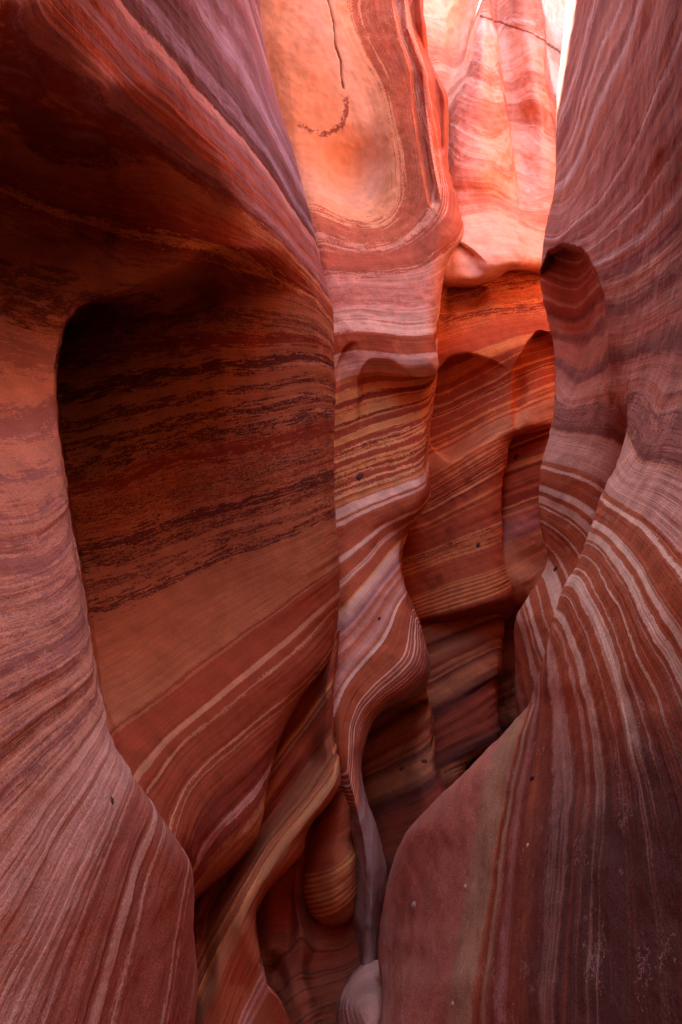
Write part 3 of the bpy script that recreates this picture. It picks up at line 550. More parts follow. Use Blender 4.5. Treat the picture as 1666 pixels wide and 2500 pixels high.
rowsC = [
 (-300, [(520, 5.2), (600, 4.9), (680, 4.75), (760, 4.72), (850, 4.7), (930, 4.6), (985, 4.5), (1020, 4.55), (1026, 4.9), (1000, 5.5), (960, 6)]),
 (0,    [(520, 5.1), (600, 4.8), (680, 4.65), (760, 4.62), (850, 4.6), (930, 4.5), (995, 4.42), (1030, 4.5), (1036, 4.9), (1010, 5.5), (960, 6)]),
 (133,  [(520, 5.0), (620, 4.75), (700, 4.6), (780, 4.58), (860, 4.56), (945, 4.46), (1008, 4.36), (1040, 4.45), (1046, 4.9), (1020, 5.5), (970, 6)]),
 (245,  [(520, 5.0), (640, 4.7), (720, 4.56), (800, 4.56), (880, 4.54), (965, 4.42), (1050, 4.3), (1088, 4.4), (1094, 4.9), (1060, 5.5), (1000, 6)]),
 (372,  [(560, 5.0), (660, 4.65), (740, 4.52), (820, 4.56), (900, 4.53), (975, 4.38), (1050, 4.22), (1087, 4.32), (1093, 4.8), (1060, 5.4), (1000, 6)]),
 (505,  [(600, 4.9), (700, 4.55), (770, 4.4), (840, 4.42), (910, 4.4), (985, 4.28), (1070, 4.1), (1117, 4.2), (1121, 4.7), (1080, 5.3), (1020, 6)]),
 (574,  [(620, 4.8), (720, 4.45), (790, 4.28), (850, 4.28), (920, 4.26), (1000, 4.16), (1080, 4.02), (1131, 4.12), (1133, 4.6), (1090, 5.2), (1030, 6)]),
 (620,  [(630, 4.7), (740, 4.4), (800, 4.2), (860, 4.2), (930, 4.18), (1000, 4.1), (1060, 4.0), (1100, 4.1), (1104, 4.6), (1070, 5.2), (1020, 6)]),
 (660,  [(640, 4.6), (745, 4.35), (805, 4.15), (860, 4.12), (925, 4.1), (990, 4.04), (1050, 3.98), (1083, 4.1), (1087, 4.6), (1060, 5.2), (1010, 6)]),
 (734,  [(660, 4.5), (750, 4.28), (810, 4.08), (860, 4.03), (920, 4.0), (980, 3.95), (1040, 3.92), (1071, 4.05), (1075, 4.5), (1050, 5.1), (1000, 6)]),
 (830,  [(680, 4.4), (750, 4.2), (812, 4.02), (860, 3.95), (920, 3.9), (980, 3.85), (1035, 3.83), (1062, 3.95), (1068, 4.4), (1040, 5.0), (990, 6)]),
 (895,  [(680, 4.4), (750, 4.2), (812, 4.02), (860, 3.97), (920, 3.92), (980, 3.82), (1038, 3.78), (1067, 3.9), (1072, 4.4), (1040, 5.0), (990, 6)]),
 (930,  [(680, 4.4), (750, 4.22), (812, 4.06), (860, 4.02), (920, 4.0), (980, 3.95), (1032, 3.95), (1061, 4.05), (1066, 4.5), (1040, 5.0), (990, 6)]),
 (1010, [(680, 4.4), (750, 4.2), (812, 4.05), (860, 4.0), (920, 3.98), (975, 3.95), (1022, 3.95), (1050, 4.05), (1055, 4.5), (1030, 5.0), (980, 6)]),
 (1116, [(680, 4.3), (750, 4.1), (812, 3.96), (860, 3.9), (915, 3.87), (965, 3.84), (1010, 3.84), (1039, 3.95), (1044, 4.4), (1020, 5.0), (970, 6)]),
 (1200, [(680, 4.2), (750, 4.0), (812, 3.85), (860, 3.78), (915, 3.74), (965, 3.7), (1012, 3.7), (1043, 3.82), (1048, 4.3), (1020, 4.9), (970, 6)]),
 (1246, [(680, 4.1), (750, 3.95), (812, 3.78), (860, 3.7), (910, 3.67), (955, 3.65), (995, 3.66), (1026, 3.78), (1031, 4.2), (1000, 4.8), (950, 6)]),
 (1291, [(680, 4.0), (750, 3.85), (812, 3.7), (855, 3.63), (895, 3.62), (930, 3.66), (965, 3.7), (991, 3.8), (996, 4.2), (970, 4.8), (930, 6)]),
 (1387, [(680, 3.8), (750, 3.7), (812, 3.55), (850, 3.47), (885, 3.45), (920, 3.5), (952, 3.56), (976, 3.65), (981, 4.1), (955, 4.6), (920, 5.5)]),
 (1462, [(680, 3.7), (760, 3.55), (818, 3.4), (855, 3.33), (895, 3.33), (935, 3.36), (970, 3.4), (996, 3.5), (1000, 3.9), (975, 4.4), (940, 5.2)]),
 (1552, [(680, 3.5), (760, 3.38), (815, 3.25), (855, 3.2), (905, 3.2), (955, 3.2), (1000, 3.24), (1029, 3.36), (1034, 3.7), (1005, 4.2), (960, 5)]),
 (1637, [(680, 3.3), (760, 3.2), (810, 3.1), (850, 3.06), (905, 3.08), (965, 3.1), (1015, 3.14), (1047, 3.26), (1050, 3.5), (1020, 3.9), (970, 4.5)]),
 (1680, [(680, 3.2), (750, 3.14), (805, 3.03), (845, 3.0), (900, 3.03), (955, 3.08), (1005, 3.14), (1035, 3.26), (1036, 3.45), (1010, 3.8), (960, 4.3)]),
 (1710, [(680, 3.2), (750, 3.1), (803, 3.0), (838, 2.96), (880, 2.99), (925, 3.05), (965, 3.14), (993, 3.27), (994, 3.45), (970, 3.7), (930, 4.2)]),
 (1733, [(680, 3.15), (750, 3.08), (803, 2.97), (834, 2.93), (865, 2.95), (893, 3.0), (917, 3.08), (932, 3.18), (933, 3.4), (915, 3.7), (890, 4.1)]),
 (1760, [(680, 3.1), (750, 3.05), (803, 2.95), (830, 2.9), (856, 2.91), (880, 2.95), (898, 3.02), (910, 3.12), (910, 3.35), (895, 3.6), (870, 4)]),
 (1800, [(680, 3.05), (750, 3.0), (806, 2.92), (830, 2.87), (850, 2.86), (868, 2.89), (884, 2.95), (896, 3.05), (896, 3.3), (880, 3.6), (860, 4)]),
 (1873, [(690, 3.0), (760, 2.96), (818, 2.88), (836, 2.82), (850, 2.79), (862, 2.81), (873, 2.87), (881, 2.98), (880, 3.2), (870, 3.5), (850, 3.9)]),
 (1943, [(700, 2.95), (780, 2.92), (838, 2.85), (852, 2.78), (864, 2.73), (874, 2.74), (884, 2.8), (893, 2.92), (893, 3.15), (880, 3.4), (860, 3.8)]),
 (2040, [(720, 3.3), (810, 3.1), (858, 2.82), (872, 2.73), (886, 2.66), (900, 2.66), (914, 2.71), (927, 2.84), (927, 3.05), (910, 3.3), (890, 3.7)]),
 (2136, [(720, 3.3), (820, 3.1), (864, 2.78), (880, 2.68), (895, 2.61), (912, 2.6), (928, 2.65), (944, 2.78), (944, 3.0), (930, 3.2), (910, 3.6)]),
 (2233, [(720, 3.2), (825, 3.0), (868, 2.73), (882, 2.64), (894, 2.57), (906, 2.55), (918, 2.6), (930, 2.7), (932, 2.9), (920, 3.1), (900, 3.4)]),
 (2340, [(720, 3.1), (830, 2.95), (880, 2.66), (888, 2.58), (896, 2.53), (903, 2.52), (910, 2.55), (918, 2.62), (922, 2.8), (912, 3.0), (895, 3.2)]),
 (2520, [(720, 3.0), (830, 2.85), (885, 2.55), (892, 2.5), (898, 2.47), (904, 2.46), (911, 2.5), (920, 2.55), (925, 2.7), (915, 2.9), (895, 3.1)]),
]
bedC = [(0, [(864, 0), (901, 133), (944, 213), (960, 319), (978, 425), (978, 505), (938, 548), (843, 548), (765, 510)]),
 (1, [(965, 0), (1013, 160), (1029, 293), (1050, 399), (1058, 505), (1002, 556), (917, 612), (864, 600), (790, 570)]),
 (-1.5, [(700, 0), (760, 130), (830, 250), (870, 370), (850, 440)]), (-.8, [(780, 0), (830, 130), (890, 260), (930, 400), (900, 490)]), (-1.5, [(660, 120), (710, 250), (760, 380)]),
 (1.25, [(1000, 30), (1050, 240)]), (1.6, [(1095, 560), (1060, 575), (960, 630), (800, 620)]),
 (2.2, [(832, 665), (954, 665), (1075, 632)]), (3, [(832, 734), (938, 729), (1060, 734)]), (3.6, [(832, 777), (949, 787), (1050, 782)]), (4.5, [(832, 830), (940, 835), (1055, 840)]),
 (5, [(832, 885), (944, 876), (1060, 887)]), (5.5, [(930, 900), (1013, 914), (1060, 916)]), (6, [(832, 967), (938, 935)]), (6.8, [(832, 1020), (938, 988), (1045, 956)]),
 (7.8, [(832, 1089), (954, 1041), (1045, 1010)]), (8.6, [(832, 1143), (938, 1111), (1036, 1073)]), (9.9, [(832, 1233), (938, 1190), (1040, 1153)]), (10.7, [(832, 1281), (938, 1238), (1030, 1201)]),
 (12, [(832, 1366), (912, 1313), (1015, 1252)]), (13, [(832, 1430), (898, 1371), (978, 1300)]), (14, [(837, 1511), (880, 1457), (930, 1386), (970, 1320)]), (15, [(834, 1543), (898, 1471), (966, 1414)]),
 (16, [(824, 1611), (887, 1539), (937, 1486), (974, 1429)]), (17, [(844, 1668), (898, 1604), (941, 1568), (959, 1529), (985, 1450)]),
 (18.4, [(919, 1676), (941, 1648), (994, 1600), (998, 1557), (1000, 1521), (1009, 1504)]), (19.4, [(923, 1700), (994, 1645), (1026, 1589), (1023, 1535)]), (20.4, [(960, 1708), (1042, 1655)]),
 (18.4, [(919, 1676), (876, 1721), (844, 1793), (838, 1843), (851, 1907), (865, 1961)]), (20.4, [(897, 1775), (879, 1843), (876, 1893), (890, 1950)]),
 (17, [(829, 1693), (824, 1764), (829, 1871)]), (22.5, [(869, 2014), (870, 2086), (876, 2200), (888, 2330)]), (25, [(918, 2030), (936, 2100), (925, 2230), (912, 2330)]), (21.4, [(872, 1975), (893, 1960)])]
groove1 = line_mask([(1000, -60), (1012, 60), (1036, 130), (1058, 185), (1072, 260), (1076, 360)], 16)
groove2 = line_mask([(968, -40), (985, 80), (1016, 170), (1024, 280), (1042, 400), (1060, 490)], 12)
crackC = line_mask([(800, 0), (815, 60), (818, 110), (832, 150), (833, 185), (838, 215)], 3.0)
hookC = line_mask([(735, 305), (765, 322), (800, 328), (835, 305), (847, 268), (845, 240)], 14)
patch("banded_buttress", rowsC, bedC, M_C, step=3.5, smooth=(1.3, 3), rsplits=[(0, 'upper_panel'), (650, 'pale_ledge'), (918, 'banded_face'), (1295, 'twisted_foot')], top=[up(0, 4.4, 2), (lambda e: e + np.array([0, 1.0, .5]), 6), (lambda e: e + np.array([0, 2.5, .9]), 4)], left=[mv(-1.0, .3), mv(-2.0, .3)], right=[mv(-.2, .4, 3)], bottom=[mv(0, 0, 3, -.4)],
      dents=[dent(870, 440, 110, 150, .16, soft=1.0), lambda x, y: .14*groove1(x, y), lambda x, y: .10*groove2(x, y), poly_under([(815, 915), (826, 880), (840, 850), (856, 836), (880, 832)], .05, 120, 8), lambda x, y: .02*crackC(x, y), poly_under([(870, 930), (888, 892), (909, 877), (951, 878), (985, 897), (1019, 914), (1075, 917), (1120, 917)], .11, 190, 8),
             dent(975, 965, 40, 45, .03, soft=.9, ang=25), dent(955, 1040, 20, 38, .018, soft=.8), dent(945, 1140, 16, 34, .018, soft=.8)],
      calm=lambda x, y: .95*(1 - sst(560, 640, y))*(1 - sst(960, 1040, x)),
      stain=lambda x, y: np.maximum(crackC(x, y), hookC(x, y)*.66), relief=.0022, lowrel=.010,
      label='central canyon wall with glowing orange panel above a banded twisting column')

# ================================================================== UPPER BACK WALL (flutes)
RUST = (.62, .30, .20)
ST_U = [(-4, PALE, .2), (-2, PALE, .3), (-1.2, RUST, .4), (-.6, RUST, .5), (-.5, PALE, .2), (.8, PALE, .3), (1.0, RUST, .4), (1.5, RUST, .5), (1.6, PALE, .3), (2.0, PALE, .3), (2.2, RUST, .4), (3.2, RUST, .5), (3.4, PALE, .4), (4.2, PALE, .3), (4.3, RUST, .4), (4.6, PALE, .4), (5.2, PALE, .4), (5.6, RUST, .4), (5.9, PALE, .3), (6.1, RUST, .4), (6.5, RUST, .4), (6.7, CREAM, .2), (6.8, RUST, .2), (6.95, CREAM, .1), (8.2, CREAM, .15), (9, PALE, .15), (11, PALE, .2)]
M_U = rock_mat("upper sandstone", ST_U, along=1.8, across=2.0, stained=True, lamw=.6)
rowsU = [
 (-300, [(980, 6.6), (1100, 6.5), (1160, 6.3), (1175, 6.0), (1195, 5.85), (1210, 6.0), (1225, 6.25), (1290, 6.2), (1335, 6.5), (1360, 7.2), (1450, 8.2)]),
 (0,   [(980, 6.5), (1090, 6.4), (1155, 6.25), (1175, 5.95), (1195, 5.8), (1208, 5.9), (1215, 6.05), (1275, 6.0), (1325, 6.2), (1350, 6.9), (1450, 8)]),
 (122, [(980, 6.4), (1080, 6.3), (1132, 6.15), (1150, 5.8), (1185, 5.6), (1212, 5.62), (1218, 5.9), (1275, 5.85), (1328, 6.05), (1352, 6.8), (1450, 8)]),
 (223, [(980, 6.6), (1070, 6.2), (1100, 5.95), (1130, 5.65), (1180, 5.48), (1225, 5.5), (1231, 5.82), (1285, 5.78), (1338, 5.95), (1358, 6.6), (1450, 7.8)]),
 (298, [(980, 6.5), (1060, 6.0), (1090, 5.75), (1125, 5.5), (1180, 5.4), (1235, 5.45), (1241, 5.78), (1295, 5.76), (1352, 5.95), (1388, 6.1), (1480, 7.0)]),
 (400, [(980, 6.3), (1060, 5.8), (1090, 5.6), (1130, 5.4), (1190, 5.35), (1248, 5.42), (1254, 5.6), (1305, 5.62), (1360, 5.8), (1410, 6.0), (1500, 6.8)]),
 (480, [(1000, 6.1), (1070, 5.6), (1105, 5.4), (1145, 5.3), (1200, 5.3), (1262, 5.38), (1270, 5.42), (1315, 5.5), (1360, 5.65), (1410, 5.9), (1500, 6.6)]),
 (540, [(1000, 6), (1080, 5.4), (1115, 5.15), (1155, 5.08), (1210, 5.1), (1265, 5.2), (1280, 5.25), (1320, 5.35), (1360, 5.5), (1410, 5.8), (1500, 6.5)]),
 (600, [(1000, 5.8), (1070, 5.15), (1110, 4.9), (1155, 4.84), (1210, 4.82), (1265, 4.9), (1285, 5.0), (1320, 5.1), (1360, 5.3), (1390, 5.8), (1460, 6.6)]),
 (636, [(1000, 5.7), (1065, 5.05), (1105, 4.82), (1155, 4.78), (1205, 4.74), (1250, 4.78), (1283, 4.86), (1320, 4.98), (1360, 5.2), (1390, 5.7), (1460, 6.5)]),
 (662, [(1000, 5.7, 25), (1065, 5.05, 25), (1105, 4.86, 18), (1155, 4.82, 20), (1205, 4.8, 6), (1250, 4.84, -12), (1283, 4.92, -10), (1320, 5.05, -6), (1360, 5.25), (1390, 5.7), (1460, 6.5)]),
 (690, [(1000, 5.8, 5), (1065, 5.3, 5), (1105, 5.1, 0), (1155, 5.1, 2), (1205, 5.1, -12), (1250, 5.15, -30), (1283, 5.2, -28), (1320, 5.3, -24), (1360, 5.5), (1390, 6), (1460, 6.6)]),
 (720, [(1000, 6), (1065, 5.9), (1105, 5.8), (1155, 5.8), (1205, 5.8, -10), (1250, 5.8, -25), (1283, 5.8, -20), (1320, 5.8, -20), (1360, 5.9), (1390, 6.2), (1460, 6.8)]),
]
bedU = [(1, [(1140, 160), (1215, 197)]), (1.8, [(1140, 197), (1226, 239)]), (4.5, [(1093, 367), (1172, 410), (1247, 452)]), (5.8, [(1109, 468), (1204, 463), (1340, 500)]), (6.4, [(1119, 500), (1204, 495), (1337, 543)]),
 (7, [(1130, 532), (1236, 521), (1311, 569)]), (1.8, [(1235, 213), (1311, 218), (1350, 255)]), (3.4, [(1245, 293), (1300, 308), (1350, 367)]), (4.8, [(1256, 383), (1345, 410)]), (-.5, [(1155, 53), (1231, 64), (1327, 96)]),
 (8, [(1151, 585), (1300, 601)]), (-2, [(1100, 0), (1120, 120)]), (-1.5, [(1180, -60), (1320, -40)])]
crackU = line_mask([(1175, 40), (1230, 58), (1290, 78), (1330, 100), (1370, 130)], 4)
def flutes(x, y):
    c1 = np.interp(y, [0, 59, 106, 197, 298, 372, 468], [1196, 1198, 1210, 1223, 1236, 1244, 1263])      # sharp crease between the flutes
    l1 = np.interp(y, [0, 48, 122, 175, 223, 277, 400], [1167, 1151, 1138, 1135, 1108, 1090, 1085])       # left edge of the first flute
    up_ = 1 - sst(400, 520, y)
    f = -.22*np.sin(np.pi*np.clip((x - l1)/(c1 - l1), 0, 1))*((x > l1) & (x < c1))
    f = f + .38*sst(0, 7, x - c1)*(1 - sst(20, 95, x - c1))
    f = f + .30*(1 - sst(0, 10, x - l1))*sst(-70, -5, x - l1)
    c2 = np.interp(y, [0, 90, 176, 250, 319], [1318, 1327, 1329, 1343, 1356])
    f = f + .45*sst(0, 7, x - c2)
    return f*up_
patch("fluted_rock_face", rowsU, bedU, M_U, smooth=(2, 3), step=3.0, rsplits=[(0, 'fluted_face'), (505, 'overhanging_shelf')], dents=[flutes, dent(1295, 300, 34, 70, .14, soft=.9), poly_under([(1085, 600), (1120, 590), (1151, 606), (1190, 640)], .12, 90, 8)], top=[up(0, 6), (lambda e: e + np.array([.1, 1.0, .6]), 5)], right=[mv(.6, .5, 3)], stain=lambda x, y: crackU(x, y),
      relief=.005, lowrel=.015, label='bright upper wall of vertical flutes ending in a pale overhanging shelf')

# far bright wall closing the slot
M_F2 = rock_mat("far sandstone", [(-3, PINK, .2), (-1, CREAM, .2), (0, PINK, .3), (.6, ORNG, .3), (1.2, PINK, .2), (2, CREAM, .2), (4, PINK, .2)], along=1.2, across=1.6)
rowsB = [(-500, [(1000, 9), (1150, 9), (1280, 8.8), (1380, 8.6), (1480, 8.2), (1600, 7.5)]), (0, [(1000, 9), (1150, 8.8), (1280, 8.5), (1380, 8.3), (1480, 8), (1600, 7.2)]),
         (400, [(1000, 8.8), (1150, 8.5), (1280, 8.2), (1380, 8), (1480, 7.6), (1600, 7)]), (900, [(1000, 8.5), (1150, 8.2), (1280, 8), (1380, 7.8), (1480, 7.4), (1600, 7)]),
         (2000, [(1000, 8), (1150, 8), (1280, 7.8), (1380, 7.6), (1480, 7.2), (1600, 7)])]
patch("far_rock_face", rowsB, [(0, [(1100, 100), (1500, 140)]), (2, [(1100, 500), (1500, 560)])], M_F2, step=10, top=[up(.2, 8), up(.5, 10)], left=[mv(-3, .3)], right=[mv(1, -1)],
      relief=.03, lowrel=.05, label='pale sunlit wall at the far end of the slot, seen as a sliver')

# ================================================================== MIDDLE BACK WALL
ST_D = [(-4, RED, .3), (-1.8, RED, .3), *thin(-1.7, .25, LIGHT, DEEP, 5, .3, (.05, .1, .16), (.06, .12, .2)), (.28, RED, .05), (.85, RED, .05), (.9, ORNG, .05), (1.2, ORNG, .05), *thin(1.25, 4.4, LIGHT, DEEP, 6, .08, (.03, .05, .1, .16), (.08, .14, .24, .4)),
        (4.45, SALM, .08), (5.35, SALM, .04), *thin(5.4, 7.1, LIGHT, DEEP, 7, .05, (.03, .06, .12), (.06, .12, .2)), (7.15, RED, .03), (7.55, RED, .03), (7.6, ORNG, .03), (7.72, ORNG, .03), (7.76, RED, .03), (7.95, RED, .03), (8.0, ORNG, .03), (8.06, RED, .03), (9.4, RED, .04), *thin(9.45, 10.5, LIGHT, DEEP, 8, .12, (.06, .12, .2), (.04, .06, .1)), (10.6, RED, .03), (11.7, RED, .02), (11.75, ORNG, .02)]
for k in range(6):
    s = 11.85 + k*.2
    ST_D += [(s, RED, .02), (s+.03, ORNG, .02), (s+.1, ORNG, .02), (s+.13, RED, .02)]
ST_D += [(13.2, DRED, .1), (15, DRED, .2)]
M_D = rock_mat("middle sandstone", ST_D, along=1.8, across=2.2)
rowsD = [
 (560, [(900, 5.8), (980, 5.6), (1060, 5.5), (1130, 5.5), (1200, 5.5), (1260, 5.5), (1300, 5.55), (1350, 5.6), (1380, 5.7), (1390, 6.2), (1380, 7)]),
 (690, [(900, 5.6), (980, 5.4), (1060, 5.25), (1130, 5.2), (1200, 5.18), (1260, 5.18), (1300, 5.22), (1350, 5.3), (1390, 5.4), (1400, 6), (1390, 7)]),
 (800, [(900, 5.5), (980, 5.2), (1060, 5.0), (1130, 4.95), (1200, 4.92), (1260, 4.92), (1300, 4.95), (1350, 5.0), (1390, 5.1), (1400, 6), (1390, 7)]),
 (860, [(900, 5.4), (980, 5.1), (1060, 4.92), (1130, 4.86), (1200, 4.84), (1260, 4.84), (1300, 4.88), (1350, 4.95), (1390, 5.05), (1400, 6), (1390, 7)]),
 (960, [(900, 5.4), (980, 5.15), (1060, 5.0), (1130, 4.94), (1200, 4.9), (1260, 4.9), (1300, 4.93), (1350, 5.0), (1390, 5.1), (1400, 6), (1390, 7)]),
 (1035, [(900, 5.3), (980, 5.1), (1060, 4.96), (1130, 4.88), (1200, 4.83), (1260, 4.83), (1300, 4.86), (1350, 4.95), (1390, 5.05), (1400, 6), (1390, 7)]),
 (1052, [(900, 5.3), (980, 5.1), (1060, 4.95), (1120, 4.87), (1180, 4.82), (1230, 4.81), (1260, 4.84), (1285, 4.9), (1305, 5.0), (1310, 5.6), (1300, 6.6)]),
 (1070, [(900, 5.3), (980, 5.1), (1060, 4.93), (1110, 4.86), (1160, 4.8), (1200, 4.79), (1225, 4.82), (1240, 4.88), (1249, 4.98), (1250, 5.5), (1240, 6.4)]),
 (1132, [(900, 5.2), (980, 5.0), (1050, 4.86), (1100, 4.79), (1145, 4.75), (1185, 4.74), (1210, 4.77), (1226, 4.83), (1236, 4.93), (1237, 5.5), (1220, 6.3)]),
 (1200, [(900, 5.2), (980, 5.0), (1040, 4.84), (1090, 4.77), (1135, 4.73), (1175, 4.72), (1200, 4.75), (1215, 4.8), (1224, 4.9), (1225, 5.4), (1210, 6.2)]),
 (1345, [(880, 5.1), (960, 4.95), (1025, 4.8), (1080, 4.7), (1130, 4.64), (1175, 4.62), (1203, 4.65), (1219, 4.7), (1229, 4.8), (1230, 5.3), (1215, 6.1)]),
 (1430, [(880, 5), (960, 4.85), (1025, 4.7), (1080, 4.58), (1130, 4.52), (1180, 4.5), (1212, 4.53), (1232, 4.6), (1246, 4.7), (1250, 5.2), (1230, 6)]),
 (1475, [(880, 5, 38), (960, 4.8, 38), (1025, 4.62, 36), (1080, 4.5, 32), (1130, 4.45, 22), (1180, 4.44, 8), (1212, 4.47, -2), (1232, 4.55, -8), (1250, 4.66, -14), (1258, 5.2, -14), (1240, 6, -14)]),
 (1490, [(880, 5.2, 40), (960, 5.0, 40), (1025, 4.85, 38), (1080, 4.76, 34), (1130, 4.7, 24), (1180, 4.7, 10), (1212, 4.72, 0), (1232, 4.8, -6), (1250, 4.9, -12), (1258, 5.3, -12), (1240, 6, -12)]),
 (1530, [(880, 5.6, 20), (960, 5.5, 20), (1025, 5.5, 20), (1080, 5.5, 20), (1130, 5.5, 10), (1180, 5.5, 0), (1212, 5.5, 0), (1232, 5.5, 0), (1250, 5.6, 0), (1258, 5.8), (1240, 6)]),
]
bedD = [(2, [(1087, 988), (1204, 935), (1343, 871)]), (3.2, [(1055, 1047), (1178, 988), (1343, 914)]), (4.6, [(1065, 1111), (1204, 1041), (1343, 983)]), (6, [(1050, 1196), (1151, 1132), (1240, 1080)]), (7.2, [(1050, 1260), (1151, 1206), (1216, 1174)]),
 (7.9, [(1024, 1297), (1130, 1244), (1216, 1201)]), (9.7, [(997, 1371), (1098, 1329), (1216, 1291)]), (10.5, [(990, 1408), (1130, 1361), (1220, 1329)]), (11.8, [(1000, 1462), (1098, 1424), (1225, 1387)]), (13, [(1028, 1510), (1125, 1483), (1240, 1440)]),
 (.3, [(1070, 834), (1204, 798), (1337, 782)]), (-.6, [(1075, 755), (1204, 729), (1332, 718)]), (-1.5, [(1130, 686), (1289, 654)])]
def scoop(x, y):
    top = pchip(np.array([1040., 1060, 1080, 1110, 1140, 1180, 1230, 1300]), np.array([960., 912, 886, 867, 862, 870, 892, 930])[:, None], np.clip(x, 1040, 1300).reshape(-1))[:, 0].reshape(x.shape)
    bot = pchip(np.array([1040., 1055, 1079, 1100, 1140, 1190, 1250]), np.array([1060., 1092, 1118, 1130, 1114, 1085, 1040])[:, None], np.clip(x, 1040, 1250).reshape(-1))[:, 0].reshape(x.shape)
    g = sst(0, 7, y - top)*(1 - sst(-14, 0, y - bot))*(1 - sst(1090, 1250, x))
    return .26*g
patch("scalloped_rock_face", rowsD, bedD, M_D, step=3.2, smooth=(2, 2), left=[mv(-1, .3, 3)], relief=.003, lowrel=.010,
      dents=[scoop, poly_under([(1248, 905), (1262, 880), (1276, 856), (1292, 828), (1317, 808), (1347, 812), (1385, 825), (1430, 850)], .24, 190, 5), poly_under([(1075, 745), (1090, 700), (1118, 684), (1160, 690), (1200, 700)], .2, 110, 8), dent(1060, 1250, 60, 130, .05, soft=1)],
      label='orange and red banded back wall with scalloped hollows beneath the pale shelf')

# recess behind it
M_E = rock_mat("recess sandstone", thin(-7, -.2, (RED, ORNG, RED), (DRED, RED, DRED), 13, .06, (.1, .2, .3), (.1, .2, .4)) + [(0, SALM, .1), (.1, RED, .1), (.5, MAUV, .05), (1.1, MAUV, .05), (1.3, SALM, .1), (3.5, SALM, .1), (5, DRED, .1)], along=1.8, across=2)
rowsE = [(980, [(1120, 5.80), (1180, 5.60), (1230, 5.17), (1280, 5.12), (1340, 5.07), (1400, 5.02), (1480, 5.32)]), (1080, [(1120, 5.80), (1180, 5.60), (1230, 5.17), (1280, 5.10), (1340, 5.02), (1400, 4.97), (1480, 5.22)]),
         (1200, [(1120, 5.70), (1180, 5.50), (1230, 5.07), (1280, 5.00), (1340, 4.92), (1400, 4.87), (1480, 5.12)]), (1300, [(1120, 5.60), (1180, 5.40), (1230, 4.97), (1280, 4.90), (1340, 4.94), (1400, 4.92), (1480, 5.12)]),
         (1370, [(1120, 5.50), (1180, 5.20), (1230, 4.88), (1280, 4.90), (1340, 4.95), (1400, 4.95), (1480, 5.12)]), (1415, [(1120, 5.40), (1180, 5.10), (1230, 4.86), (1270, 4.82), (1340, 4.92), (1400, 4.95), (1480, 5.12)]),
         (1450, [(1120, 5.40), (1180, 5.10), (1230, 4.92), (1265, 4.86), (1340, 4.88), (1400, 4.92), (1480, 5.12)]), (1475, [(1120, 5.60), (1180, 5.40), (1230, 5.02), (1265, 5.02), (1340, 5.12), (1400, 5.22), (1480, 5.32)]), (1510, [(1120, 6), (1180, 6), (1230, 6), (1265, 6), (1340, 6), (1400, 6), (1480, 6)])]
patch("recessed_rock_face", rowsE, [(0, [(1236, 1260), (1311, 1233)]), (1, [(1236, 1313), (1311, 1281)]), (-3, [(1250, 1110), (1320, 1085)]), (3, [(1245, 1430), (1320, 1385)])], M_E, smooth=(2, 2), relief=.006, lowrel=.01,
      label='shadowed recess with rounded pale block between back wall and right wall')

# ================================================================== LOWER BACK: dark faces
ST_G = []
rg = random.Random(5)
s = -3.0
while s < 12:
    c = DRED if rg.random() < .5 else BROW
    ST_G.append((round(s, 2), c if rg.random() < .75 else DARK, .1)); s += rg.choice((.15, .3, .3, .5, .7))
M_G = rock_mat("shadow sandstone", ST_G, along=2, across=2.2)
rowsF = [(1470, [(900, 5.2), (960, 5.0), (1020, 4.9), (1100, 4.85), (1160, 4.9), (1200, 4.95), (1228, 5.1), (1230, 5.6), (1200, 6.2)]), (1540, [(900, 5.0), (960, 4.8), (1020, 4.7), (1100, 4.64), (1160, 4.68), (1200, 4.74), (1228, 4.9), (1230, 5.4), (1200, 6.2)]),
         (1640, [(900, 4.8), (960, 4.6), (1020, 4.48), (1100, 4.38), (1150, 4.36), (1195, 4.4), (1218, 4.52), (1220, 5.1), (1190, 6)]), (1700, [(900, 4.7), (960, 4.5), (1020, 4.36), (1100, 4.26), (1150, 4.24), (1190, 4.28), (1211, 4.4), (1213, 5), (1180, 5.9)]),
         (1752, [(900, 4.6), (960, 4.4), (1020, 4.26), (1100, 4.14), (1150, 4.1), (1192, 4.14), (1215, 4.26), (1217, 4.9), (1180, 5.8)]), (1800, [(900, 4.5), (960, 4.3), (1020, 4.16), (1090, 4.04), (1145, 4.0), (1195, 4.02), (1221, 4.12), (1222, 4.8), (1180, 5.7)]),
         (1842, [(900, 4.4), (960, 4.22), (1020, 4.08), (1080, 3.97), (1120, 3.94), (1150, 3.97), (1169, 4.06), (1170, 4.7), (1140, 5.5)]), (1862, [(900, 4.4), (960, 4.2), (1020, 4.05), (1070, 3.93), (1100, 3.9), (1122, 3.93), (1138, 4.02), (1139, 4.6), (1110, 5.4)]),
         (1900, [(900, 4.3), (960, 4.1), (1020, 3.98), (1060, 3.88), (1090, 3.85), (1112, 3.88), (1128, 3.97), (1129, 4.5), (1100, 5.2)]), (2100, [(900, 4), (960, 3.9), (1020, 3.8), (1060, 3.7), (1090, 3.66), (1112, 3.68), (1128, 3.75), (1129, 4.2), (1100, 5)])]
bedF = [(1, [(1037, 1579), (1137, 1543), (1220, 1515)]), (2.5, [(1050, 1639), (1123, 1604), (1220, 1560)]), (4.5, [(1053, 1721), (1137, 1668), (1215, 1625)]), (6.5, [(1065, 1808), (1141, 1758), (1208, 1710)]), (7.6, [(1072, 1842), (1141, 1808), (1215, 1775)])]
patch("lower_rock_face", rowsF, bedF, M_G, smooth=(2, 2), relief=.01, lowrel=.012, label='dim dark streaked lower wall under the overhanging banded back wall')
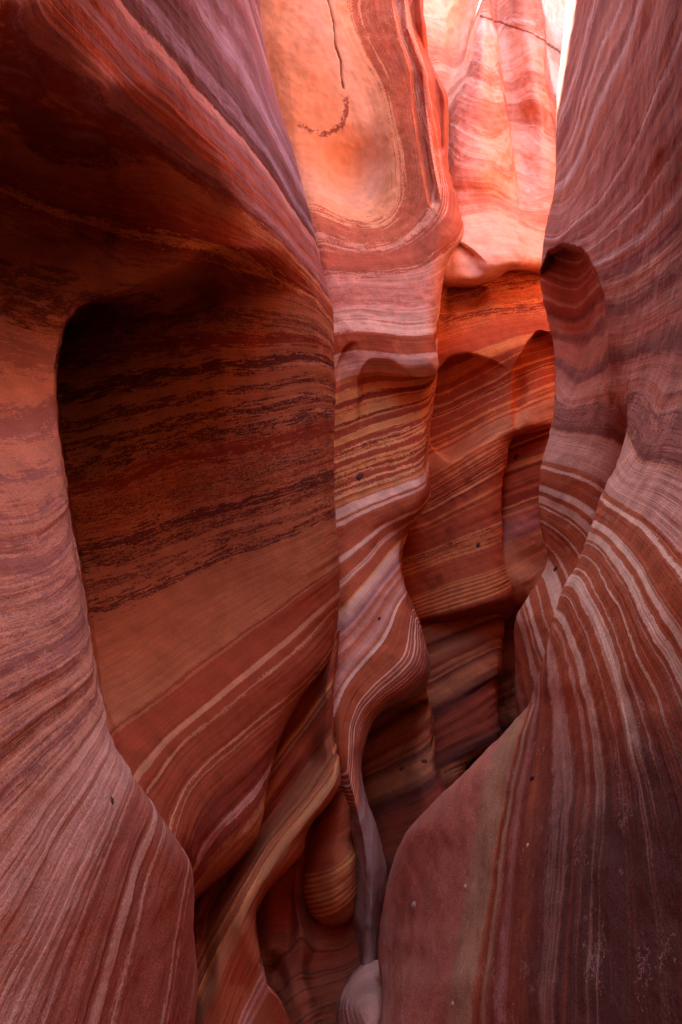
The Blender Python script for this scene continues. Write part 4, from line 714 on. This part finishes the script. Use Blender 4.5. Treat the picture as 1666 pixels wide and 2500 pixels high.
rowsK = [(1380, [(1080, 5.3), (1150, 5.1), (1200, 5.0), (1260, 4.95), (1330, 4.95), (1450, 4.9)]), (1470, [(1080, 5.4), (1150, 5.3), (1200, 5.2), (1260, 5.15), (1330, 5.1), (1450, 4.9)]), (1560, [(1080, 5.6), (1150, 5.5), (1200, 5.4), (1260, 5.3), (1330, 5.2), (1450, 4.8)]),
         (1650, [(1080, 5.6), (1150, 5.5), (1200, 5.4), (1260, 5.2), (1330, 5.0), (1450, 4.6)]), (1850, [(1040, 5.2), (1130, 5.0), (1200, 4.9), (1260, 4.8), (1330, 4.6), (1450, 4.3)]), (2050, [(1000, 4.6), (1100, 4.6), (1200, 4.6), (1260, 4.4), (1330, 4.2), (1450, 4.0)]), (2300, [(1000, 3.9), (1100, 3.9), (1200, 3.9), (1260, 3.9), (1330, 3.8), (1450, 3.7)])]
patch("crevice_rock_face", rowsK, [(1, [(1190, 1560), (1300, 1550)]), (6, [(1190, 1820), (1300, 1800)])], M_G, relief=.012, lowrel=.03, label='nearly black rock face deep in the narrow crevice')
rowsG = [(1640, [(820, 3.9), (880, 3.8), (930, 3.78), (980, 3.74), (1015, 3.7), (1040, 3.68), (1043, 3.9), (1030, 4.3)]), (1680, [(820, 3.9), (880, 3.8), (930, 3.76), (980, 3.68), (1012, 3.52), (1036, 3.5), (1041, 3.8), (1030, 4.2)]), (1712, [(820, 3.9), (880, 3.8), (930, 3.74), (980, 3.66), (1020, 3.5), (1046, 3.5), (1050, 3.8), (1035, 4.2)]),
         (1722, [(820, 3.9), (880, 3.8), (930, 3.74), (980, 3.7), (1020, 3.64), (1045, 3.62), (1053, 3.85), (1035, 4.2)]), (1747, [(820, 3.85), (880, 3.76), (930, 3.7), (980, 3.64), (1025, 3.56), (1052, 3.56), (1061, 3.8), (1040, 4.2)]), (1808, [(820, 3.8), (880, 3.68), (930, 3.62), (980, 3.54), (1025, 3.45), (1052, 3.45), (1063, 3.7), (1040, 4.1)]),
         (1848, [(820, 3.75), (880, 3.62), (930, 3.55), (980, 3.47), (1025, 3.37), (1055, 3.37), (1068, 3.6), (1050, 4)]), (1900, [(820, 3.7), (880, 3.55), (930, 3.47), (985, 3.38), (1035, 3.28), (1068, 3.28), (1082, 3.5), (1060, 3.9)]), (1980, [(820, 3.6), (880, 3.45), (930, 3.36), (990, 3.25), (1045, 3.14), (1085, 3.14), (1105, 3.35), (1090, 3.7)]),
         (2120, [(820, 3.4), (880, 3.25), (930, 3.16), (990, 3.05), (1045, 2.96), (1085, 2.96), (1105, 3.1), (1090, 3.5)]), (2300, [(820, 3.2), (880, 3.05), (930, 2.96), (990, 2.9), (1045, 2.85), (1085, 2.85), (1105, 2.95), (1090, 3.2)])]
bedG = [(2, [(895, 1848), (972, 1806), (1050, 1747)]), (3.8, [(892, 1921), (972, 1887), (1040, 1853)]), (5.5, [(915, 1999), (986, 1971), (1056, 1935)]), (0, [(900, 1760), (1020, 1690)])]
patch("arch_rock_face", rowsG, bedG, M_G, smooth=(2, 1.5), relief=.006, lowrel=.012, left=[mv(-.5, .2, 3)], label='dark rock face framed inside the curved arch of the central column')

# ================================================================== LOWER LEFT RIBS
OCH2 = (.54, .24, .10)
ST_H = [(-4, DRED, .1), (-1, RED, .1), (-.3, DRED, .1), (-.05, RED, .05), (0, ORNG, .05), (.12, ORNG, .05), (.2, DRED, .05), (.35, OCH2, .05), (.5, DRED, .08), (1.0, RED, .1), (1.7, DRED, .1), (2.0, DRED, .1), (2.3, BROW, .15), (2.6, RED, .1), (2.75, OCH2, .1), (2.85, DRED, .05), (3.0, ORNG, .1), (3.1, RED, .05), (3.3, OCH2, .1), (3.4, DRED, .05), (3.5, ORNG, .1), (3.8, OCH2, .1), (4.3, BROW, .1), (4.45, RED, .05),
        (6.2, RED, .05), (6.25, PINK, .05), (6.4, RED, .05), (6.5, PINK, .05), (6.7, RED, .05), (6.8, PINK, .05), (7, RED, .05), (9, DRED, .1)]
M_H = rock_mat("rib sandstone", ST_H, along=4, across=2.2)
rowsH = [
 (1540, [(700, 3.2), (760, 3.15), (790, 3.1), (805, 3.06), (818, 3.02), (826, 3.04), (830, 3.12), (828, 3.3), (800, 3.6)]),
 (1620, [(660, 3.15), (730, 3.1), (770, 3.06), (790, 3.0), (808, 2.94), (818, 2.95), (824, 3.03), (822, 3.25), (790, 3.5)]),
 (1700, [(640, 3.1), (700, 3.06), (745, 3.02), (775, 2.95), (798, 2.86), (810, 2.86), (816, 2.95), (814, 3.2), (780, 3.4)]),
 (1780, [(600, 3.05), (670, 3.0), (715, 2.96), (760, 2.9), (795, 2.82), (810, 2.8), (818, 2.88), (816, 3.1), (780, 3.3)]),
 (1850, [(590, 2.95), (660, 2.88), (705, 2.84), (757, 2.9), (795, 2.72), (815, 2.68), (826, 2.76), (824, 3.05), (790, 3.2)]),
 (1907, [(580, 2.86), (640, 2.78), (680, 2.76), (718, 2.84), (775, 2.62), (815, 2.56), (835, 2.66), (830, 2.95), (790, 3.1)]),
 (1946, [(570, 2.8), (620, 2.72), (655, 2.7), (692, 2.79), (745, 2.56), (790, 2.5), (818, 2.62), (812, 2.9), (770, 3.05)]),
 (1985, [(550, 2.72), (600, 2.66), (635, 2.64), (665, 2.73), (715, 2.5), (757, 2.44), (785, 2.58), (782, 2.86), (745, 3.0)]),
 (2030, [(530, 2.65), (580, 2.6), (605, 2.58), (632, 2.67), (680, 2.44), (722, 2.4), (749, 2.54), (748, 2.8), (715, 2.95)]),
 (2075, [(510, 2.6), (555, 2.54), (580, 2.52), (604, 2.6), (648, 2.4), (698, 2.36), (743, 2.52), (742, 2.78), (700, 2.92)]),
 (2112, [(500, 2.55), (530, 2.5), (555, 2.48), (578, 2.55), (620, 2.36), (668, 2.33), (714, 2.47), (714, 2.75), (680, 2.9)]),
 (2147, [(490, 2.5), (510, 2.46), (530, 2.44), (552, 2.51), (592, 2.33), (638, 2.29), (680, 2.42), (680, 2.72), (650, 2.88)]),
 (2182, [(470, 2.46), (490, 2.42), (508, 2.4), (530, 2.46), (570, 2.3), (612, 2.25), (649, 2.37), (650, 2.7), (625, 2.86)]),
 (2238, [(440, 2.4), (468, 2.36), (485, 2.34), (505, 2.38), (545, 2.24), (588, 2.18), (626, 2.3), (627, 2.65), (605, 2.84)]),
 (2297, [(430, 2.34), (460, 2.3), (480, 2.26), (500, 2.28), (535, 2.18), (585, 2.16), (630, 2.24), (632, 2.6), (610, 2.8)]),
 (2351, [(430, 2.28), (460, 2.24), (480, 2.2), (500, 2.2), (535, 2.13), (590, 2.16), (639, 2.18), (642, 2.55), (620, 2.76)]),
 (2401, [(430, 2.24), (460, 2.2), (480, 2.15), (500, 2.14), (535, 2.1), (590, 2.16), (653, 2.14), (657, 2.5), (630, 2.7)]),
 (2430, [(430, 2.2), (460, 2.17), (480, 2.12), (500, 2.1), (535, 2.08), (600, 2.14), (676, 2.12), (680, 2.45), (650, 2.65)]),
 (2468, [(430, 2.18), (460, 2.14), (480, 2.09), (500, 2.07), (535, 2.06), (610, 2.12), (696, 2.1), (700, 2.4), (670, 2.6)]),
 (2560, [(430, 2.1), (460, 2.06), (480, 2.02), (500, 2.0), (535, 2.0), (630, 2.06), (742, 2.04), (746, 2.3), (710, 2.5)]),
]
bedH = [(0, [(700, 1814), (761, 1740), (805, 1675)]), (2, [(640, 2014), (711, 1914), (761, 1850), (795, 1785)]), (3, [(640, 2086), (726, 1979), (797, 1893), (812, 1836)]), (4.4, [(669, 2110), (745, 2025), (830, 1915)]),
 (3, [(487, 2386), (529, 2279), (619, 2154)]), (4.4, [(511, 2500), (558, 2340), (635, 2195)]), (6.5, [(579, 2500), (664, 2415)]), (5.5, [(560, 2440), (620, 2300)]), (-1, [(700, 1760), (760, 1665)])]
patch("ribbed_rock_fin", rowsH, bedH, M_H, smooth=(1.5, 2), relief=.006, lowrel=.006, left=[mv(-.3, .2, 3)], bottom=[mv(0, 0, 3, -.5)],
      label='diagonal ribbed rock fin twisting down beside the foot of the alcove wall')

# hollow, pillar and lower striped bowl behind the fin
WARM = (.44, .125, .055)
ST_M = [(-3, DRED, .1), (1.2, DRED, .1), (1.9, WARM, .1), (2, WARM, .1), (2.05, DARK, .03), (2.15, WARM, .05), (2.9, WARM, .05), (2.95, DARK, .03), (3.05, WARM, .05), (3.6, WARM, .05), (3.65, DARK, .02), (3.72, WARM, .05), (4.5, WARM, .05), (4.55, DARK, .03), (4.65, WARM, .05), (6, DRED, .1)]
M_M = rock_mat("bowl sandstone", ST_M, along=4, across=2.2)
rowsM = [(1930, [(560, 2.88), (640, 2.88), (700, 3.1), (730, 3.08), (760, 3.05), (800, 3.05), (850, 3.0), (890, 2.95)]), (2040, [(560, 2.78), (620, 2.80), (680, 2.76), (722, 2.86), (745, 2.84), (790, 2.98), (850, 2.95), (890, 2.9)]),
         (2130, [(560, 2.73), (610, 2.78), (665, 2.74), (708, 2.78), (728, 2.76), (775, 2.95), (845, 2.9), (890, 2.85)]), (2200, [(560, 2.68), (610, 2.76), (665, 2.73), (706, 2.76), (722, 2.72), (765, 2.92), (840, 2.88), (890, 2.8)]),
         (2265, [(560, 2.68), (615, 2.73), (670, 2.68), (708, 2.7), (735, 2.62), (768, 2.78), (830, 2.8), (892, 2.7)]), (2310, [(560, 2.63), (620, 2.66), (670, 2.58), (706, 2.64), (735, 2.58), (764, 2.7), (835, 2.76), (895, 2.65)]), (2370, [(560, 2.58), (625, 2.56), (672, 2.66), (705, 2.56), (732, 2.55), (760, 2.66), (830, 2.7), (895, 2.6)]),
         (2430, [(560, 2.48), (640, 2.64), (690, 2.52), (725, 2.48), (750, 2.5), (775, 2.6), (830, 2.64), (895, 2.56)]), (2560, [(560, 2.6), (660, 2.5), (730, 2.4), (770, 2.4), (795, 2.44), (815, 2.52), (840, 2.55), (895, 2.5)])]
bedM = [(2.1, [(762, 2340), (820, 2325), (870, 2290)]), (3, [(765, 2368), (820, 2360), (875, 2330)]), (3.65, [(775, 2412), (830, 2400), (880, 2370)]), (4.6, [(780, 2445), (840, 2420)]), (.5, [(680, 2080), (840, 2270)]), (1, [(640, 2200), (700, 2200)]), (2.5, [(680, 2420), (730, 2340)])]
patch("hollow_rock_face", rowsM, bedM, M_M, step=3, smooth=(3, 4), relief=.006, lowrel=.01, bottom=[mv(0, 0, 3, -.4)], label='dark hollow with slim pillar and striped bowl at the canyon bottom')

# hanging bulb of striped rock
ST_B = [(-3, RED, .05), (3.0, RED, .05)]
for k in range(9):
    s = 3.1 + k*.3
    ST_B += [(s, RED, .04), (s+.04, ORNG, .05), (s+.04+(.12, .08, .15, .06, .13, .1, .08, .12, .1)[k], ORNG, .05), (s+.22, RED, .04)]
ST_B += [(6.2, BROW, .1), (7, DRED, .1)]
M_B = rock_mat("bulb sandstone", ST_B, along=4, across=2.5)
rowsBu = [(1890, [(815, 3.27), (822, 3.02), (832, 2.93), (845, 2.89), (856, 2.90), (858, 2.97), (864, 3.17)]), (1950, [(790, 3.27), (800, 3.00), (820, 2.87), (842, 2.82), (860, 2.84), (864, 2.92), (870, 3.17)]), (2000, [(752, 3.27), (768, 2.97), (800, 2.83), (832, 2.77), (855, 2.79), (864, 2.89), (870, 3.17)]),
          (2045, [(735, 3.27), (750, 2.97), (785, 2.81), (822, 2.74), (852, 2.76), (864, 2.87), (870, 3.17)]), (2100, [(730, 3.1), (745, 2.87), (780, 2.7), (820, 2.63), (852, 2.65), (873, 2.77), (878, 3.1)]), (2150, [(725, 3.1), (740, 2.84), (778, 2.67), (820, 2.6), (852, 2.62), (873, 2.74), (878, 3.1)]),
          (2195, [(732, 3.1), (744, 2.82), (780, 2.66), (820, 2.59), (852, 2.62), (872, 2.74), (878, 3.1)]), (2232, [(750, 3.1), (760, 2.82), (788, 2.68), (820, 2.62), (848, 2.65), (866, 2.76), (874, 3.1)]), (2254, [(770, 3.1), (777, 2.83), (796, 2.73), (818, 2.69), (840, 2.71), (854, 2.8), (862, 3.1)]), (2266, [(790, 3.1), (795, 2.9), (805, 2.84), (818, 2.82), (832, 2.83), (840, 2.9), (846, 3.1)]), (2274, [(805, 3.15), (808, 3.1), (812, 3.06), (818, 3.05), (824, 3.06), (828, 3.1), (834, 3.15)])]
bedBu = [(3, [(750, 2125), (800, 2115), (840, 2095), (868, 2060)]), (4.2, [(745, 2180), (800, 2170), (840, 2150), (868, 2115)]), (5.2, [(765, 2215), (820, 2200), (868, 2165)]), (6, [(780, 2250), (830, 2240), (866, 2200)]), (1, [(770, 2030), (850, 1990)])]
patch("striped_rock_bulb", rowsBu, bedBu, M_B, step=3, smooth=(2, 2), relief=.004, lowrel=.004, label='rounded hanging bulb of red rock with thin orange stripes')

# sandy step at the bottom
M_S = rock_mat("step sandstone", [(-3, PINK, .1), (0, PINK, .1), (1, (.5, .24, .17), .1), (2, PINK, .1), (5, (.5, .24, .17), .1)], along=4, across=2)
rowsS = [(2346, [(890, 2.62), (905, 2.58), (915, 2.56), (925, 2.56), (940, 2.58), (980, 2.62)]), (2362, [(875, 2.62), (895, 2.48), (915, 2.44), (935, 2.43), (960, 2.46), (1010, 2.55)]), (2394, [(852, 2.62), (869, 2.4), (900, 2.3), (930, 2.28), (960, 2.32), (1010, 2.45)]), (2429, [(830, 2.6), (844, 2.34), (880, 2.22), (915, 2.18), (950, 2.2), (1010, 2.35)]),
         (2458, [(822, 2.6), (835, 2.3), (870, 2.17), (905, 2.12), (945, 2.14), (1010, 2.3)]), (2560, [(818, 2.55), (832, 2.24), (868, 2.08), (900, 2.02), (940, 2.03), (1010, 2.2)])]
patch("rounded_rock", rowsS, [(0, [(870, 2394), (935, 2390)]), (1, [(850, 2440), (860, 2498)]), (2, [(900, 2440), (910, 2498)])], M_S, step=3, smooth=(3, 3), relief=.003, lowrel=.004, bottom=[mv(0, 0, 3, -.4)], category='rock', label='smooth pale pink rounded rock on the floor of the slot')

# ================================================================== canyon floor and rock around the slot
def simple_mesh(name, V, Fc, mat, kind):
    me = bpy.data.meshes.new(name); me.from_pydata(V, [], Fc); me.materials.append(mat)
    for p in me.polygons: p.use_smooth = True
    o = bpy.data.objects.new(name, me); link(o); o["kind"] = kind; return o
M_X = rock_mat("outer sandstone", [(-5, RED, .3), (-2, ORNG, .3), (0, RED, .3), (2, PINK, .3), (5, RED, .3)], along=1.5, across=2)
V, Fc = [], []
for i in range(41):
    for j in range(41):
        x, y = -4 + 8*i/40, -4.5 + 15*j/40
        V.append((x, y, -.15 + .06*math.sin(3*x + y*2) + .04*math.sin(7*y - x)))
for i in range(40):
    for j in range(40):
        a = i*41 + j; Fc.append((a, a+1, a+42, a+41))
simple_mesh("canyon_floor", V, Fc, M_X, "structure")
V, Fc = [], []
n = 96; zs = [-.6, .8, 2.2, 3.6, 5.0, 6.4, 7.8, 9.0]
for k, z in enumerate(zs):
    for i in range(n):
        a = 2*math.pi*i/n
        rx, ry = 3.0, 7.0
        w = 1 + .05*math.sin(5*a + z) + .04*math.sin(9*a - 2*z) + .02*k
        X_, Y_ = rx*w*math.cos(a), 3.0 + ry*w*math.sin(a)
        hi = 1 - .25*float(sst(5.0, 8.0, Y_))
        V.append((X_, Y_, z*hi if z > 0 else z))
for k in range(len(zs)-1):
    for i in range(n):
        Fc.append((k*n+i, k*n+(i+1) % n, (k+1)*n+(i+1) % n, (k+1)*n+i))
simple_mesh("unseen_rock_shell", V, Fc, M_X, "structure")  # unseen rock shell added to stop sky light leaking between the sheets

# ================================================================== stones and pits in the walls
def plain_mat(name, c):
    m = bpy.data.materials.new(name); m.use_nodes = True; N = m.node_tree.nodes; L = m.node_tree.links
    n = N.new("ShaderNodeTexNoise"); n.inputs["Scale"].default_value = 60; n.inputs["Detail"].default_value = 3
    r = N.new("ShaderNodeValToRGB"); r.color_ramp.elements[0].color = (*[v*.45 for v in c], 1); r.color_ramp.elements[1].color = (*[min(1, v*1.4) for v in c], 1)
    L.new(n.outputs["Fac"], r.inputs[0]); L.new(r.outputs[0], N["Principled BSDF"].inputs["Base Color"])
    N["Principled BSDF"].inputs["Roughness"].default_value = .85
    return m
M_DS = plain_mat("dark ironstone", (.13, .04, .03)); M_PS = plain_mat("pale stone", (.62, .42, .34))
def stone_mesh(name, mat, seed):
    rr = random.Random(seed); V, Fc = [], []
    nu, nv = 12, 7
    for i in range(nv+1):
        t = math.pi*i/nv
        for j in range(nu):
            p = 2*math.pi*j/nu; q = 1 + .22*math.sin(2*p+seed) * math.sin(t) + rr.uniform(-.1, .1)
            V.append((q*math.sin(t)*math.cos(p), q*math.sin(t)*math.sin(p), q*math.cos(t)))
    for i in range(nv):
        for j in range(nu):
            Fc.append((i*nu+j, (i+1)*nu+j, (i+1)*nu+(j+1) % nu, i*nu+(j+1) % nu))
    me = bpy.data.meshes.new(name); me.from_pydata(V, [], Fc); me.materials.append(mat)
    for p in me.polygons: p.use_smooth = True
    return me
SD = [stone_mesh("concretion", M_DS, k) for k in range(3)]; SP = [stone_mesh("concretion", M_PS, k) for k in range(3)]
STONES = [("banded_buttress", 2, [(878, 1157, 10, 0)]), ("banded_buttress", 3, [(932, 1505, 5, 0)]), ("scalloped_rock_face", 0, [(1163, 1327, 6, 0)]), ("recessed_rock_face", 0, [(1257, 1113, 7, 0)]),
 ("striped_buttress", 1, [(1003, 2212, 11, 1), (1130, 2161, 8, 1), (1283, 2064, 5, 1), (1297, 1898, 10, 0), (1098, 2450, 8, 1)]), ("striped_buttress", 0, [(1350, 1388, 7, 0)]),
 ("alcove_buttress", 0, [(280, 1955, 8, 0)]), ("alcove_buttress", 1, [(783, 1640, 8, 0)]), ("arch_rock_face", 0, [(977, 1873, 8, 0), (1033, 1855, 7, 0)])]  # stone on the near flank is a dark stand-in for a hole
from mathutils import Vector
for nm, part, lst in STONES:
    D = PATCH[nm]; fl = D['px'].reshape(-1, 2); fd = D['d'].reshape(-1); fx = D['X'].reshape(-1, 3); fn = D['N'].reshape(-1, 3)
    for k, (x, y, r, pale) in enumerate(lst):
        dd = np.hypot(fl[:, 0]-x, fl[:, 1]-y); idx = np.where(dd < 7)[0]
        if len(idx) == 0: continue
        i = idx[np.argmin(fd[idx])]
        nn = Vector(fn[i]);  nn = nn if nn.dot(Vector((0, 0, ZC)) - Vector(fx[i])) > 0 else -nn
        me = (SP if pale else SD)[k % 3]
        o = bpy.data.objects.new("concretion", me)
        sc = r/F*float(fd[i])
        o.location = Vector(fx[i]) - nn*sc*.35; o.scale = (sc, sc*1.25, sc*.8); o.rotation_euler = nn.to_track_quat('Z', 'Y').to_euler()
        link(o, D['parts'][part])
        if D['root'] is not D['parts'][part]: o.matrix_parent_inverse = D['parts'][part].matrix_parent_inverse @ D['root'].matrix_basis.inverted() if False else o.matrix_parent_inverse
